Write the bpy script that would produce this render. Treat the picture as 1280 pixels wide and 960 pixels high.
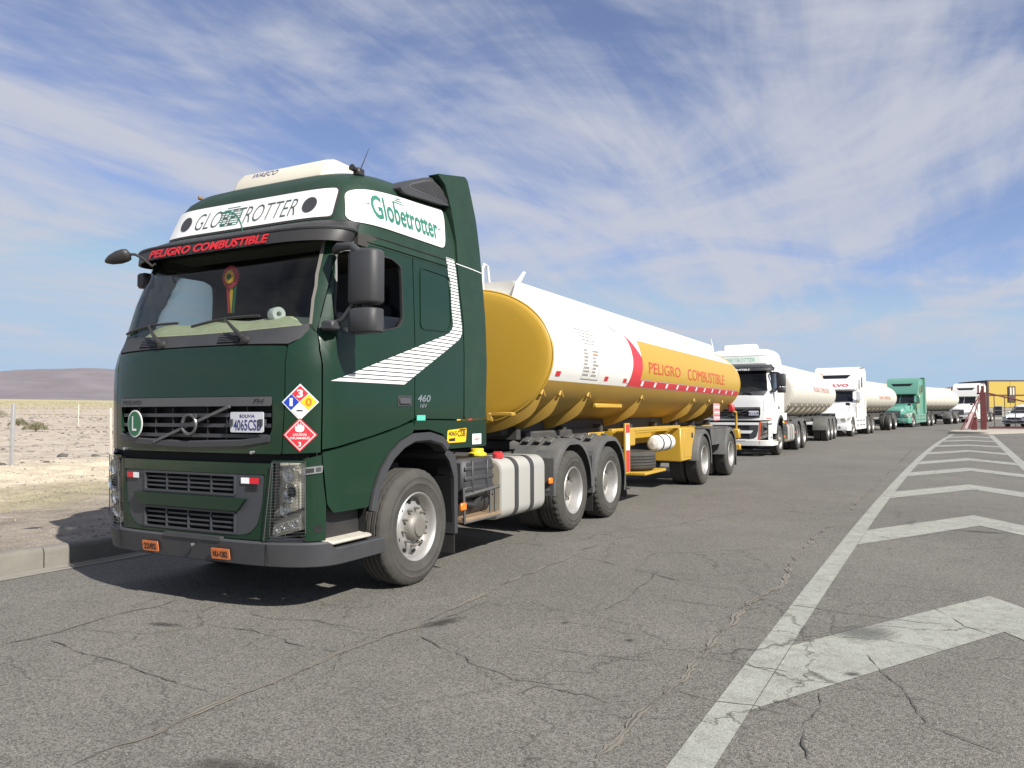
import bpy, bmesh, math, random
from math import radians, sin, cos, pi, sqrt, atan2
from mathutils import Vector, Matrix, geometry, noise as mnoise

random.seed(7)
for _o in list(bpy.data.objects):
    bpy.data.objects.remove(_o)
S = bpy.context.scene
C = S.collection

# ------------------------------------------------------------------ camera
CAM = Vector((5.154, -5.7226, 1.5235)); YAW, PITCH, ROLL = 0.479019, 0.036575, -0.001933
fw = Vector((-sin(YAW)*cos(PITCH), cos(YAW)*cos(PITCH), sin(PITCH)))
rt = Vector((cos(YAW), sin(YAW), 0)); up = rt.cross(fw)
r2 = cos(ROLL)*rt + sin(ROLL)*up; u2 = -sin(ROLL)*rt + cos(ROLL)*up
cd = bpy.data.cameras.new('camera'); cam = bpy.data.objects.new('camera', cd); C.objects.link(cam)
m3 = Matrix((r2, u2, -fw)).transposed()
cam.matrix_world = Matrix.Translation(CAM) @ m3.to_4x4()
cd.sensor_fit = 'HORIZONTAL'; cd.sensor_width = 36; cd.lens = 965.4/1280*36
cd.clip_start = .05; cd.clip_end = 30000
S.camera = cam

# ------------------------------------------------------------------ light
SUN = Vector((1.15, -.43, 1.0)).normalized()
EL = math.asin(SUN.z); AZ = atan2(SUN.x, SUN.y)
w = bpy.data.worlds.new('World'); S.world = w; w.use_nodes = True
nt = w.node_tree; nt.nodes.clear()
def N(t, **k):
    n = nt.nodes.new(t)
    for a, b in k.items(): setattr(n, a, b)
    return n
def L(a, b): nt.links.new(a, b)
def math_n(op, a=None, b=None, clamp=False):
    n = N('ShaderNodeMath', operation=op); n.use_clamp = clamp
    for i, v in enumerate((a, b)):
        if v is None: continue
        if isinstance(v, (int, float)): n.inputs[i].default_value = v
        else: L(v, n.inputs[i])
    return n.outputs[0]
sky = N('ShaderNodeTexSky', sky_type='NISHITA'); sky.sun_disc = False
sky.sun_elevation = EL; sky.sun_rotation = AZ; sky.altitude = 1500; sky.air_density = 1.0; sky.dust_density = .7; sky.ozone_density = 2.4
tc = N('ShaderNodeTexCoord'); sp = N('ShaderNodeSeparateXYZ'); L(tc.outputs['Generated'], sp.inputs[0])
zc = math_n('ADD', math_n('MAXIMUM', sp.outputs[2], 0.0), .10)
px_ = math_n('DIVIDE', sp.outputs[0], zc); py_ = math_n('DIVIDE', sp.outputs[1], zc)
cx = N('ShaderNodeCombineXYZ'); L(px_, cx.inputs[0]); L(py_, cx.inputs[1])
# thin cirrus drawn out along one wind direction
def cloud(rot, sc, detail, rough, dist, off):
    mp = N('ShaderNodeMapping'); mp.inputs['Rotation'].default_value = (0, 0, radians(rot)); mp.inputs['Scale'].default_value = sc; mp.inputs['Location'].default_value = off
    L(cx.outputs[0], mp.inputs[0])
    t = N('ShaderNodeTexNoise'); t.inputs['Scale'].default_value = 1; t.inputs['Detail'].default_value = detail; t.inputs['Roughness'].default_value = rough; t.inputs['Distortion'].default_value = dist
    L(mp.outputs[0], t.inputs['Vector']); return t.outputs['Fac']
def rng(v, a, b, c=0, d=1):
    n = N('ShaderNodeMapRange'); n.interpolation_type = 'SMOOTHSTEP'; L(v, n.inputs[0])
    for i, q in enumerate((a, b, c, d)): n.inputs[1+i].default_value = q
    return n.outputs[0]
c1 = cloud(4, (2.0, .30, 1), 6, .58, .9, (5.1, 3.3, 0))
c2 = cloud(-20, (.95, .62, 1), 7, .58, 1.5, (9.1, 1.2, 0))
c3 = cloud(2, (4.6, .9, 1), 8, .66, 1.2, (1.3, 5.1, 0))
msum = math_n('ADD', math_n('MULTIPLY', c1, .48), math_n('ADD', math_n('MULTIPLY', c2, .74), math_n('MULTIPLY', c3, .22)))
cov = rng(msum, .565, .88, .08, .92)
hz = rng(sp.outputs[2], .03, .11)           # the cirrus sheet ends above the horizon
fac = math_n('MULTIPLY', cov, hz)
mt_ = N('ShaderNodeMix', data_type='RGBA', blend_type='MULTIPLY'); mt_.inputs[0].default_value = 1; L(sky.outputs[0], mt_.inputs[6]); mt_.inputs[7].default_value = (1.0, .92, 1.02, 1)
dk = N('ShaderNodeMix', data_type='RGBA', blend_type='DARKEN'); dk.inputs[0].default_value = 1; L(mt_.outputs[2], dk.inputs[6]); dk.inputs[7].default_value = (3.1, 4.2, 5.5, 1)
mx = N('ShaderNodeMix', data_type='RGBA'); L(fac, mx.inputs[0]); L(dk.outputs[2], mx.inputs[6]); mx.inputs[7].default_value = (4.2, 4.35, 4.95, 1)
bg = N('ShaderNodeBackground'); bg.inputs[1].default_value = .092; L(mx.outputs[2], bg.inputs[0])
wo = N('ShaderNodeOutputWorld'); L(bg.outputs[0], wo.inputs[0])
sl = bpy.data.lights.new('sun', 'SUN'); sl.energy = 5.0; sl.angle = radians(.53); sl.color = (1, .955, .88)
so = bpy.data.objects.new('sun', sl); C.objects.link(so); so.rotation_euler = SUN.to_track_quat('Z', 'Y').to_euler(); so.location = (20, -10, 30)
S.view_settings.view_transform = 'Standard'; S.view_settings.look = 'None'; S.view_settings.exposure = .60; S.view_settings.gamma = 1
S.render.engine = 'CYCLES'
S.render.resolution_x = 1024; S.render.resolution_y = 768
try:
    S.cycles.transparent_max_bounces = 16; S.cycles.max_bounces = 8
except Exception: pass

# ------------------------------------------------------------------ materials
MATS = {}
def pm(name, col, rough=.5, metal=0., var=.12, scale=5., bump=0., bscale=60., coat=0., dust=0., dcol=(.32, .28, .22), dscale=3., spec=.5, emit=None, stretch=None):
    """procedural principled material: colour mottling, dust patches, fine relief"""
    if name in MATS: return MATS[name]
    m = bpy.data.materials.new(name); m.use_nodes = True; t = m.node_tree; n = t.nodes; b = n['Principled BSDF']
    b.inputs['Roughness'].default_value = rough; b.inputs['Metallic'].default_value = metal; b.inputs['Specular IOR Level'].default_value = spec
    b.inputs['Coat Weight'].default_value = coat; b.inputs['Coat Roughness'].default_value = .06
    co = n.new('ShaderNodeTexCoord'); src = co.outputs['Object']
    if stretch:
        mp = n.new('ShaderNodeMapping'); mp.inputs['Scale'].default_value = stretch; t.links.new(src, mp.inputs[0]); src = mp.outputs[0]
    no = n.new('ShaderNodeTexNoise'); no.inputs['Scale'].default_value = scale; no.inputs['Detail'].default_value = 4; no.inputs['Roughness'].default_value = .65
    t.links.new(src, no.inputs['Vector'])
    mix = n.new('ShaderNodeMix'); mix.data_type = 'RGBA'
    mix.inputs[6].default_value = (*[c*(1-var) for c in col], 1); mix.inputs[7].default_value = (*[min(1, c*(1+var)) for c in col], 1)
    t.links.new(no.outputs['Fac'], mix.inputs[0]); out = mix.outputs[2]
    if dust > 0:
        nd = n.new('ShaderNodeTexNoise'); nd.inputs['Scale'].default_value = dscale; nd.inputs['Detail'].default_value = 5; nd.inputs['Roughness'].default_value = .7
        t.links.new(src, nd.inputs['Vector'])
        mr = n.new('ShaderNodeMapRange'); mr.inputs[1].default_value = .35; mr.inputs[2].default_value = .8; mr.inputs[3].default_value = dust*.35; mr.inputs[4].default_value = dust; t.links.new(nd.outputs['Fac'], mr.inputs[0])
        m2 = n.new('ShaderNodeMix'); m2.data_type = 'RGBA'; t.links.new(mr.outputs[0], m2.inputs[0]); t.links.new(out, m2.inputs[6]); m2.inputs[7].default_value = (*dcol, 1); out = m2.outputs[2]
        rr = n.new('ShaderNodeMapRange'); rr.inputs[1].default_value = 0; rr.inputs[2].default_value = 1; rr.inputs[3].default_value = rough; rr.inputs[4].default_value = .9; t.links.new(mr.outputs[0], rr.inputs[0]); t.links.new(rr.outputs[0], b.inputs['Roughness'])
    t.links.new(out, b.inputs['Base Color'])
    if bump > 0:
        nb = n.new('ShaderNodeTexNoise'); nb.inputs['Scale'].default_value = bscale; nb.inputs['Detail'].default_value = 4; t.links.new(src, nb.inputs['Vector'])
        bp = n.new('ShaderNodeBump'); bp.inputs['Strength'].default_value = bump; bp.inputs['Distance'].default_value = .01; t.links.new(nb.outputs['Fac'], bp.inputs['Height']); t.links.new(bp.outputs[0], b.inputs['Normal'])
    if emit: b.inputs['Emission Color'].default_value = (*emit, 1); b.inputs['Emission Strength'].default_value = 1
    MATS[name] = m; return m
def glass_mat(name, tint, refl=1., rough=.02):
    m = bpy.data.materials.new(name); m.use_nodes = True; t = m.node_tree; n = t.nodes; n.clear()
    o = n.new('ShaderNodeOutputMaterial'); tr = n.new('ShaderNodeBsdfTransparent'); tr.inputs[0].default_value = (*tint, 1)
    gl = n.new('ShaderNodeBsdfGlossy'); gl.inputs['Roughness'].default_value = rough; gl.inputs[0].default_value = (1, 1, 1, 1)
    fr = n.new('ShaderNodeFresnel'); fr.inputs[0].default_value = 1.5
    nz = n.new('ShaderNodeTexNoise'); nz.inputs['Scale'].default_value = 3; nz.inputs['Detail'].default_value = 6
    mu = n.new('ShaderNodeMath'); mu.operation = 'MULTIPLY'; mu.inputs[1].default_value = refl; t.links.new(fr.outputs[0], mu.inputs[0])
    mx = n.new('ShaderNodeMixShader'); t.links.new(mu.outputs[0], mx.inputs[0]); t.links.new(tr.outputs[0], mx.inputs[1]); t.links.new(gl.outputs[0], mx.inputs[2])
    # thin dust film on the pane
    df = n.new('ShaderNodeBsdfDiffuse'); df.inputs[0].default_value = (.42, .4, .34, 1)
    mr = n.new('ShaderNodeMapRange'); mr.inputs[1].default_value = .4; mr.inputs[2].default_value = .8; mr.inputs[3].default_value = .004; mr.inputs[4].default_value = .025; t.links.new(nz.outputs['Fac'], mr.inputs[0])
    m2 = n.new('ShaderNodeMixShader'); t.links.new(mr.outputs[0], m2.inputs[0]); t.links.new(mx.outputs[0], m2.inputs[1]); t.links.new(df.outputs[0], m2.inputs[2]); t.links.new(m2.outputs[0], o.inputs[0])
    MATS[name] = m; return m
GREEN = pm('green_paint', (.0048, .0255, .0122), .45, coat=.6, spec=.15, var=.16, scale=1.5, dust=.016, dcol=(.20, .22, .18), dscale=2.2)
GREENF = pm('green_paint_faded', (.0075, .030, .017), .5, coat=.15, spec=.25, var=.2, scale=3, dust=.10, dcol=(.17, .20, .16), dscale=4.5)
WHITE = pm('white_paint', (.76, .76, .75), .33, coat=.4, var=.03, scale=2, dust=.08, dcol=(.5, .45, .36))
WHITE2 = pm('white_paint_dull', (.74, .73, .69), .4, var=.05, scale=2, dust=.14, dcol=(.45, .40, .32))
MINT = pm('mint_green_paint', (.105, .30, .225), .3, coat=.5, var=.06, scale=2, dust=.08)
YEL = pm('yellow_paint', (.455, .275, .026), .38, var=.07, scale=1.6, dust=.10, dcol=(.40, .30, .14))
YELD = pm('yellow_paint_soiled', (.41, .245, .03), .5, var=.16, scale=1.5, dust=.30, dcol=(.20, .145, .075), dscale=1.2, stretch=(1, .35, 2.2))
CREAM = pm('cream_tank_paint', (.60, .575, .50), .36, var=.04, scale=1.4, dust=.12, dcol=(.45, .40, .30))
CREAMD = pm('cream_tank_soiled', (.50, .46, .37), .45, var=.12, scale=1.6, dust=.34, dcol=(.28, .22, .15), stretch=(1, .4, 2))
RED = pm('red_paint', (.55, .025, .035), .4, var=.1, dust=.06)
REDT = pm('red_lettering', (.50, .045, .02), .45, var=.12)
REDV = pm('red_visor_letters', (.60, .015, .02), .4, var=.1)
DGREY = pm('dark_grey_plastic', (.028, .030, .035), .55, var=.2, scale=4, dust=.10, dcol=(.22, .20, .17))
GRILLE = pm('grille_grey_plastic', (.040, .043, .050), .45, var=.1, dust=.06, dcol=(.22, .2, .17))
BLACK = pm('black_plastic', (.016, .016, .018), .5, var=.2, dust=.06)
DEEP = pm('deep_black', (.006, .006, .007), .8, var=.2)
FEND = pm('fender_plastic', (.046, .051, .057), .6, var=.3, scale=6, dust=.32, dcol=(.27, .24, .19), bump=.1)
RUB = pm('tyre_rubber', (.034, .033, .031), .8, var=.3, scale=9, dust=.26, dcol=(.17, .155, .13), dscale=5, bump=.2, bscale=90)
RUBD = pm('drive_tyre_rubber', (.030, .029, .027), .8, var=.25, scale=9, dust=.22, dcol=(.17, .15, .12), dscale=5, bump=.2, bscale=90)
STEEL = pm('wheel_steel', (.40, .39, .375), .38, metal=.55, var=.12, dust=.16, dcol=(.3, .26, .2))
HUB = pm('hub_metal', (.22, .21, .19), .5, metal=.4, var=.25, scale=14, dust=.3, dcol=(.22, .18, .13))
CHROME = pm('bright_trim', (.62, .62, .62), .22, metal=.9, var=.06)
SILVER = pm('silver_grey_trim', (.11, .113, .12), .38, metal=.5, var=.08, dust=.1)
FRAME = pm('chassis_frame', (.035, .035, .037), .65, var=.3, dust=.3, dcol=(.14, .12, .09))
ALU = pm('fuel_tank_white', (.36, .358, .34), .5, var=.12, scale=3, dust=.42, dcol=(.26, .23, .18), bump=.06)
TAN = pm('dirty_tank_end', (.33, .29, .22), .6, var=.2, dust=.2)
RUST = pm('rusty_step', (.22, .15, .09), .75, var=.35, scale=12)
ORANGE = pm('orange_lens', (.75, .19, .02), .3, var=.1)
ORPL = pm('orange_plate', (.62, .16, .035), .5, var=.25, scale=12, dust=.12)
SIGNW = pm('sign_white', (.72, .72, .70), .35, var=.02)
PRINTG = pm('sign_green_print', (.03, .17, .12), .45, var=.1)
PRINTD = pm('sign_dark_print', (.05, .075, .07), .45, var=.1)
PRINTK = pm('black_print', (.02, .02, .022), .5)
PRINTN = pm('navy_print', (.03, .035, .16), .5)
PRINTGY = pm('grey_print', (.30, .29, .27), .5, var=.3, scale=30)
BLUE = pm('placard_blue', (.015, .05, .40), .45); YELP = pm('placard_yellow', (.85, .50, .01), .45); REDP = pm('placard_red', (.62, .03, .045), .45, var=.06)
RETRO_W = pm('reflector_white', (.85, .85, .85), .3); RETRO_R = pm('reflector_red', (.6, .015, .03), .3)
LDISC = pm('badge_green', (.012, .13, .055), .4)
PLATE = pm('plate_pale', (.52, .53, .56), .5, var=.12, scale=10)
LAMP = pm('lamp_silver', (.72, .72, .70), .18, metal=.85, var=.05)
LENSB = pm('lamp_bezel', (.66, .63, .55), .35, metal=.5, var=.15, dust=.15)
INTER = pm('cab_interior', (.045, .042, .038), .8, var=.25)
CURT = pm('cab_curtain', (.03, .034, .05), .85, var=.35, scale=9)
CLOTH = pm('dash_cloth_sunlit', (.62, .62, .40), .9, var=.3, scale=14, bump=.6, bscale=40)  # real cloth, its colour raised to stand in for sunlight on the dash
SEAT = pm('seat_fabric', (.05, .052, .06), .85, var=.25)
PAPER = pm('paper_white', (.82, .82, .80), .8, var=.03)
GLASS = glass_mat('windscreen_glass', (.74, .80, .78), .55); GLASSD = glass_mat('side_glass', (.60, .66, .66), .9); CLEAR = glass_mat('lamp_glass', (.92, .92, .9), .55, .05)
MAROON = pm('maroon_paint', (.13, .016, .02), .5, var=.12, dust=.12)
BLDY = pm('yellow_cladding', (.50, .36, .055), .55, var=.06, dust=.12)
BLDG = pm('grey_render', (.30, .285, .25), .8, var=.14)
BLDB = pm('brown_trim_and_shade', (.075, .045, .04), .7, var=.15)
CONC = pm('concrete', (.150, .143, .127), .85, var=.3, scale=5, bump=.5, bscale=45, dust=.40, dcol=(.24, .215, .17))
CARG = pm('car_glass', (.012, .014, .017), .12, var=.1, spec=.35)
WOODP = pm('weathered_post', (.30, .30, .30), .8, var=.2, scale=12)
POSTP = pm('pale_post', (.48, .45, .38), .85, var=.15)
WIRE = pm('fence_wire', (.22, .21, .2), .5, metal=.7)
ROCK = pm('dark_rock', (.10, .09, .082), .85, var=.4, scale=4, bump=.8, bscale=12)
LEAF = pm('shrub_leaf', (.095, .10, .030), .8, var=.45, scale=6)
STRAW = pm('straw_grass', (.36, .325, .20), .85, var=.25, scale=2)
PINK = pm('pink_placard', (.70, .30, .30), .6, var=.35, scale=14)

# ------------------------------------------------------------------ mesh kit
def mk(name, verts, faces, mat, parent=None, sharp=38, smooth=True):
    me = bpy.data.meshes.new(name); me.from_pydata([tuple(v) for v in verts], [], faces)
    me.materials.append(mat)
    if smooth and len(faces):
        me.shade_smooth(); me.set_sharp_from_angle(angle=radians(sharp))
    o = bpy.data.objects.new(name, me); C.objects.link(o); o.parent = parent; return o
def tag(o, label=None, cat=None, group=None, kind=None):
    if label: o['label'] = label
    if cat: o['category'] = cat
    if group: o['group'] = group
    if kind: o['kind'] = kind
    return o
def empty(name, loc, rz=0):
    o = bpy.data.objects.new(name, None); C.objects.link(o); o.location = loc; o.rotation_euler = (0, 0, rz); o.empty_display_size = .3; return o
def copy_tree(o, parent=None):
    c = o.copy(); C.objects.link(c); c.parent = parent
    for ch in list(o.children): copy_tree(ch, c)
    return c
_cb = {}
class MB:
    def __init__(s): s.v = []; s.f = []
    def add(s, vs, fs, M=None):
        b = len(s.v); s.v += [(M @ Vector(v)) if M else Vector(v) for v in vs]; s.f += [tuple(i+b for i in f) for f in fs]; return s
    def box(s, c, d, bev=0., rot=None):
        hx, hy, hz = [q/2 for q in d]; bev = min(bev, .49*min(d))
        M = Matrix.Translation(c)
        if rot: M = M @ (rot if isinstance(rot, Matrix) else (Matrix.Rotation(rot[2], 4, 'Z') @ Matrix.Rotation(rot[1], 4, 'Y') @ Matrix.Rotation(rot[0], 4, 'X')))
        if bev <= 0:
            vs = [(x*hx, y*hy, z*hz) for x in (-1, 1) for y in (-1, 1) for z in (-1, 1)]
            return s.add(vs, [(0, 1, 3, 2), (4, 6, 7, 5), (0, 4, 5, 1), (2, 3, 7, 6), (0, 2, 6, 4), (1, 5, 7, 3)], M)
        h = (hx, hy, hz); vs = []; idx = {}
        for sg in [(x, y, z) for x in (-1, 1) for y in (-1, 1) for z in (-1, 1)]:
            for a in range(3):
                idx[(sg, a)] = len(vs); vs.append(tuple(sg[k]*(h[k]-(0 if k == a else bev)) for k in range(3)))
        fs = []
        for a in range(3):
            b, c2 = [k for k in range(3) if k != a]
            for q in (-1, 1):
                def sgn(i, j):
                    t = [0, 0, 0]; t[a] = q; t[b] = i; t[c2] = j; return tuple(t)
                fs.append([idx[(sgn(i, j), a)] for i, j in ((-1, -1), (1, -1), (1, 1), (-1, 1))])
                # edges along axis a
            for i in (-1, 1):
                for j in (-1, 1):
                    def sg2(q):
                        t = [0, 0, 0]; t[a] = q; t[b] = i; t[c2] = j; return tuple(t)
                    fs.append([idx[(sg2(-1), b)], idx[(sg2(1), b)], idx[(sg2(1), c2)], idx[(sg2(-1), c2)]])
        for sg in [(x, y, z) for x in (-1, 1) for y in (-1, 1) for z in (-1, 1)]: fs.append([idx[(sg, a)] for a in range(3)])
        out = []
        for f in fs:
            p = [Vector(vs[i]) for i in f]; nn = (p[1]-p[0]).cross(p[2]-p[0]); ce = sum(p, Vector())/len(p)
            out.append(tuple(f if nn.dot(ce) > 0 else f[::-1]))
        return s.add(vs, out, M)
    def cyl(s, p0, p1, r0, r1=None, n=16, cap=True):
        return s.tube([p0, p1], [r0, r0 if r1 is None else r1], n, cap)
    def tube(s, path, r, n=8, cap=True, closed=False):
        P = [Vector(p) for p in path]; R = r if isinstance(r, (list, tuple)) else [r]*len(P); vs = []; fs = []
        T = []
        for i in range(len(P)):
            a = P[i-1] if (i > 0 or closed) else P[i]; b = P[(i+1) % len(P)] if (i < len(P)-1 or closed) else P[i]; T.append((b-a).normalized())
        u = T[0].orthogonal().normalized()
        for i, p in enumerate(P):
            u = (u - T[i]*u.dot(T[i])).normalized(); v = T[i].cross(u)
            for k in range(n): a = 2*pi*k/n; vs.append(p + (u*cos(a)+v*sin(a))*R[i])
        m = len(P)
        for i in range(m if closed else m-1):
            j = (i+1) % m
            for k in range(n): fs.append((i*n+k, i*n+(k+1) % n, j*n+(k+1) % n, j*n+k))
        if cap and not closed: fs.append(tuple(range(n))[::-1]); fs.append(tuple((m-1)*n+k for k in range(n)))
        return s.add(vs, fs)
    def lathe(s, prof, M, n=32, rad=None):
        """prof: (radius, height) pairs about local z"""
        vs = []; fs = []
        for i, (r, h) in enumerate(prof):
            for k in range(n):
                a = 2*pi*k/n; rr = r if rad is None else rad(i, k, r); vs.append((rr*cos(a), rr*sin(a), h))
        for i in range(len(prof)-1):
            for k in range(n): fs.append((i*n+k, i*n+(k+1) % n, (i+1)*n+(k+1) % n, (i+1)*n+k))
        return s.add(vs, fs, M)
    def prism(s, poly, fn, w0, w1):
        n = len(poly); vs = [fn(u, v, w0) for u, v in poly]+[fn(u, v, w1) for u, v in poly]
        fs = [tuple(range(n))[::-1], tuple(range(n, 2*n))]+[(i, (i+1) % n, n+(i+1) % n, n+i) for i in range(n)]
        a = sum(poly[i][0]*poly[(i+1) % n][1]-poly[(i+1) % n][0]*poly[i][1] for i in range(n))
        e1 = Vector(fn(1, 0, 0))-Vector(fn(0, 0, 0)); e2 = Vector(fn(0, 1, 0))-Vector(fn(0, 0, 0)); e3 = (Vector(fn(0, 0, 1))-Vector(fn(0, 0, 0)))*(w1-w0)
        if a*e1.cross(e2).dot(e3) < 0: fs = [f[::-1] for f in fs]
        return s.add(vs, fs)
    def loft(s, rings, closed=True, cap=True):
        n = len(rings[0]); vs = [p for r in rings for p in r]; fs = []
        for i in range(len(rings)-1):
            for k in range(n if closed else n-1): fs.append((i*n+k, i*n+(k+1) % n, (i+1)*n+(k+1) % n, (i+1)*n+k))
        if cap: fs.append(tuple(range(n))[::-1]); fs.append(tuple((len(rings)-1)*n+k for k in range(n)))
        return s.add(vs, fs)
    def build(s, name, mat, parent=None, sharp=38, smooth=True): return mk(name, s.v, s.f, mat, parent, sharp, smooth)
    def each(s, name, mat, parent=None, sharp=38):
        """one object for every connected piece"""
        p = list(range(len(s.v)))
        def fd(i):
            while p[i] != i: p[i] = p[p[i]]; i = p[i]
            return i
        for f in s.f:
            for i in f[1:]: p[fd(i)] = fd(f[0])
        gr = {}
        for f in s.f: gr.setdefault(fd(f[0]), []).append(f)
        out = []
        for fs in gr.values():
            ids = sorted({i for f in fs for i in f}); m = {i: k for k, i in enumerate(ids)}
            out.append(mk(name, [s.v[i] for i in ids], [tuple(m[i] for i in f) for f in fs], mat, parent, sharp))
        return out
def fix_normals(o):
    bm = bmesh.new(); bm.from_mesh(o.data); bmesh.ops.recalc_face_normals(bm, faces=bm.faces); bm.to_mesh(o.data); bm.free(); return o
def flat2d(outline, holes=()):
    loops = [[Vector((u, v, 0)) for u, v in outline]]+[[Vector((u, v, 0)) for u, v in h] for h in holes]
    pts = [p for l in loops for p in l]; tris = geometry.tessellate_polygon(loops); out = []
    for t in tris:
        a, b, c = [pts[i] for i in t]
        ar = (b-a).cross(c-a).z
        if abs(ar) < 1e-10: continue
        out.append(tuple(t) if ar > 0 else tuple(t[::-1]))
    return [(p.x, p.y) for p in pts], out
def slice2d(pts, faces, us=(), vs=()):
    bm = bmesh.new(); V = [bm.verts.new((u, v, 0)) for u, v in pts]
    for f in faces:
        try: bm.faces.new([V[i] for i in f])
        except ValueError: pass
    bmesh.ops.remove_doubles(bm, verts=bm.verts, dist=1e-6)
    for co, no in [((u, 0, 0), (1, 0, 0)) for u in us]+[((0, v, 0), (0, 1, 0)) for v in vs]:
        bmesh.ops.bisect_plane(bm, geom=bm.verts[:]+bm.edges[:]+bm.faces[:], plane_co=co, plane_no=no, dist=1e-6)
    bm.verts.index_update(); P = [(v.co.x, v.co.y) for v in bm.verts]; F = []
    for f in bm.faces:
        q = [v.index for v in f.verts]
        F.append(tuple(q) if f.normal.z >= 0 else tuple(q[::-1]))
    bm.free(); return P, F
def lin(a, b, st):
    n = max(1, int(round(abs(b-a)/st))); return [a+(b-a)*i/n for i in range(1, n)]
def sheet(mb, outline, mapfn, holes=(), du=.1, dv=.1, off=0., th=0., flip=False):
    """cut an outline (with holes) out of a curved surface; mapfn(u,v,offset)"""
    P, F = flat2d(outline, holes)
    u0, u1 = min(p[0] for p in P), max(p[0] for p in P); v0, v1 = min(p[1] for p in P), max(p[1] for p in P)
    P, F = slice2d(P, F, lin(u0, u1, du), lin(v0, v1, dv))
    return put2d(mb, P, F, mapfn, off, th, flip)
def put2d(mb, P, F, mapfn, off=0., th=0., flip=False):
    top = [mapfn(u, v, off) for u, v in P]; n = len(P)
    if flip: F = [f[::-1] for f in F]
    if th <= 0: return mb.add(top, F)
    bot = [mapfn(u, v, off-th) for u, v in P]; ec = {}
    for f in F:
        for i in range(len(f)): ec[(f[i], f[(i+1) % len(f)])] = 1
    rim = [(b, a, a+n, b+n) for (a, b) in ec if (b, a) not in ec]
    return mb.add(top+bot, list(F)+[tuple(i+n for i in f[::-1]) for f in F]+rim)
_tx = {}
def text2d(body, bold=0., shear=0.):
    k = (body, bold, shear)
    if k not in _tx:
        cu = bpy.data.curves.new('t', 'FONT'); cu.body = body; cu.size = 1; cu.offset = bold; cu.shear = shear; cu.fill_mode = 'FRONT'; cu.resolution_u = 3
        o = bpy.data.objects.new('t', cu); C.objects.link(o); bpy.context.view_layer.update()
        me = bpy.data.meshes.new_from_object(o); P = [(v.co.x, v.co.y) for v in me.vertices]; F = [tuple(p.vertices) for p in me.polygons]
        bpy.data.objects.remove(o); bpy.data.curves.remove(cu); bpy.data.meshes.remove(me)
        F2 = []
        for f in F:
            a = sum(P[f[i]][0]*P[f[(i+1) % len(f)]][1]-P[f[(i+1) % len(f)]][0]*P[f[i]][1] for i in range(len(f)))
            F2.append(f if a > 0 else f[::-1])
        x0 = min(p[0] for p in P); x1 = max(p[0] for p in P); y0 = min(p[1] for p in P); y1 = max(p[1] for p in P)
        _tx[k] = ([((p[0]-x0)/(x1-x0), (p[1]-y0)/(y1-y0)) for p in P], F2)
    return _tx[k]
def text(name, body, box, mapfn, mat, parent, off=.004, bold=0., shear=0., du=.08, dv=.05, rise=0., flip=False):
    """lettering filling box (u0,u1,v0,v1) on a mapped surface; rise lifts the far end of the line"""
    P, F = text2d(body, bold, shear); u0, u1, v0, v1 = box
    P = [(u0+(u1-u0)*a, v0+(v1-v0)*b) for a, b in P]
    P, F = slice2d(P, F, lin(u0, u1, du), lin(v0, v1, dv))
    P = [(u, v+rise*(u-u0)/(u1-u0)) for u, v in P]
    mb = MB(); put2d(mb, P, F, mapfn, off, 0, flip); return mb.build(name, mat, parent)
def rrect(u0, u1, v0, v1, r, n=4):
    out = []
    for cx_, cy_, a0 in ((u1-r, v1-r, 0), (u0+r, v1-r, 90), (u0+r, v0+r, 180), (u1-r, v0+r, 270)):
        for i in range(n+1): a = radians(a0+90*i/n); out.append((cx_+r*cos(a), cy_+r*sin(a)))
    return out
def rpoly(pts, r, n=3):
    """round the corners of a polygon"""
    out = []; m = len(pts)
    for i in range(m):
        p = Vector(pts[i]); a = Vector(pts[i-1])-p; b = Vector(pts[(i+1) % m])-p
        rr = min(r, a.length*.45, b.length*.45); A = p+a.normalized()*rr; B = p+b.normalized()*rr
        for k in range(n+1):
            t = k/n; q = A*(1-t)**2+p*2*t*(1-t)+B*t*t; out.append((q.x, q.y))
    return out
def circ(u, v, ru, rv=None, n=24): rv = rv or ru; return [(u+ru*cos(2*pi*i/n), v+rv*sin(2*pi*i/n)) for i in range(n)]
def interp(tab, z):
    if z <= tab[0][0]: return tab[0][1]
    for (a, b), (c, d) in zip(tab, tab[1:]):
        if z <= c: return b+(d-b)*(z-a)/(c-a)
    return tab[-1][1]
def AX(o, x, y, z): # matrix from axes
    M = Matrix((Vector(x), Vector(y), Vector(z))).transposed().to_4x4(); M.translation = Vector(o); return M

# ------------------------------------------------------------------ the ground
def G(y):
    if y < 12: return 0.
    if y < 20: return .0062*(y-12)**2/16
    return .0062*(min(y, 160)-16)
def bend(y): y = max(-14, min(y, 110)); return .028*y+.00073*y*y      # the road turns gently to the right
def kerb_x(y): return -2.44+bend(y)
def fbm(x, y, s, o=4):
    return mnoise.fractal(Vector((x*s, y*s, 3.7)), 1.0, 2.0, o)
def TZ(x, y):
    z = G(y)
    d = kerb_x(y)-x
    if d > 0:
        e = -x-19
        far = .0183*max(0, e) if e < 1600 else .0183*1600+.004*(e-1600)
        z += .185+far
        b = max(0, 1-abs(x+11.2)/4.2)
        z += b*(.20+.16*fbm(x, y, .45))+.02*fbm(x, y, 2.2)*min(1, d/1.5)+(.05*fbm(x, y, .5) if d > 3 else 0)
    return z

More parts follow.
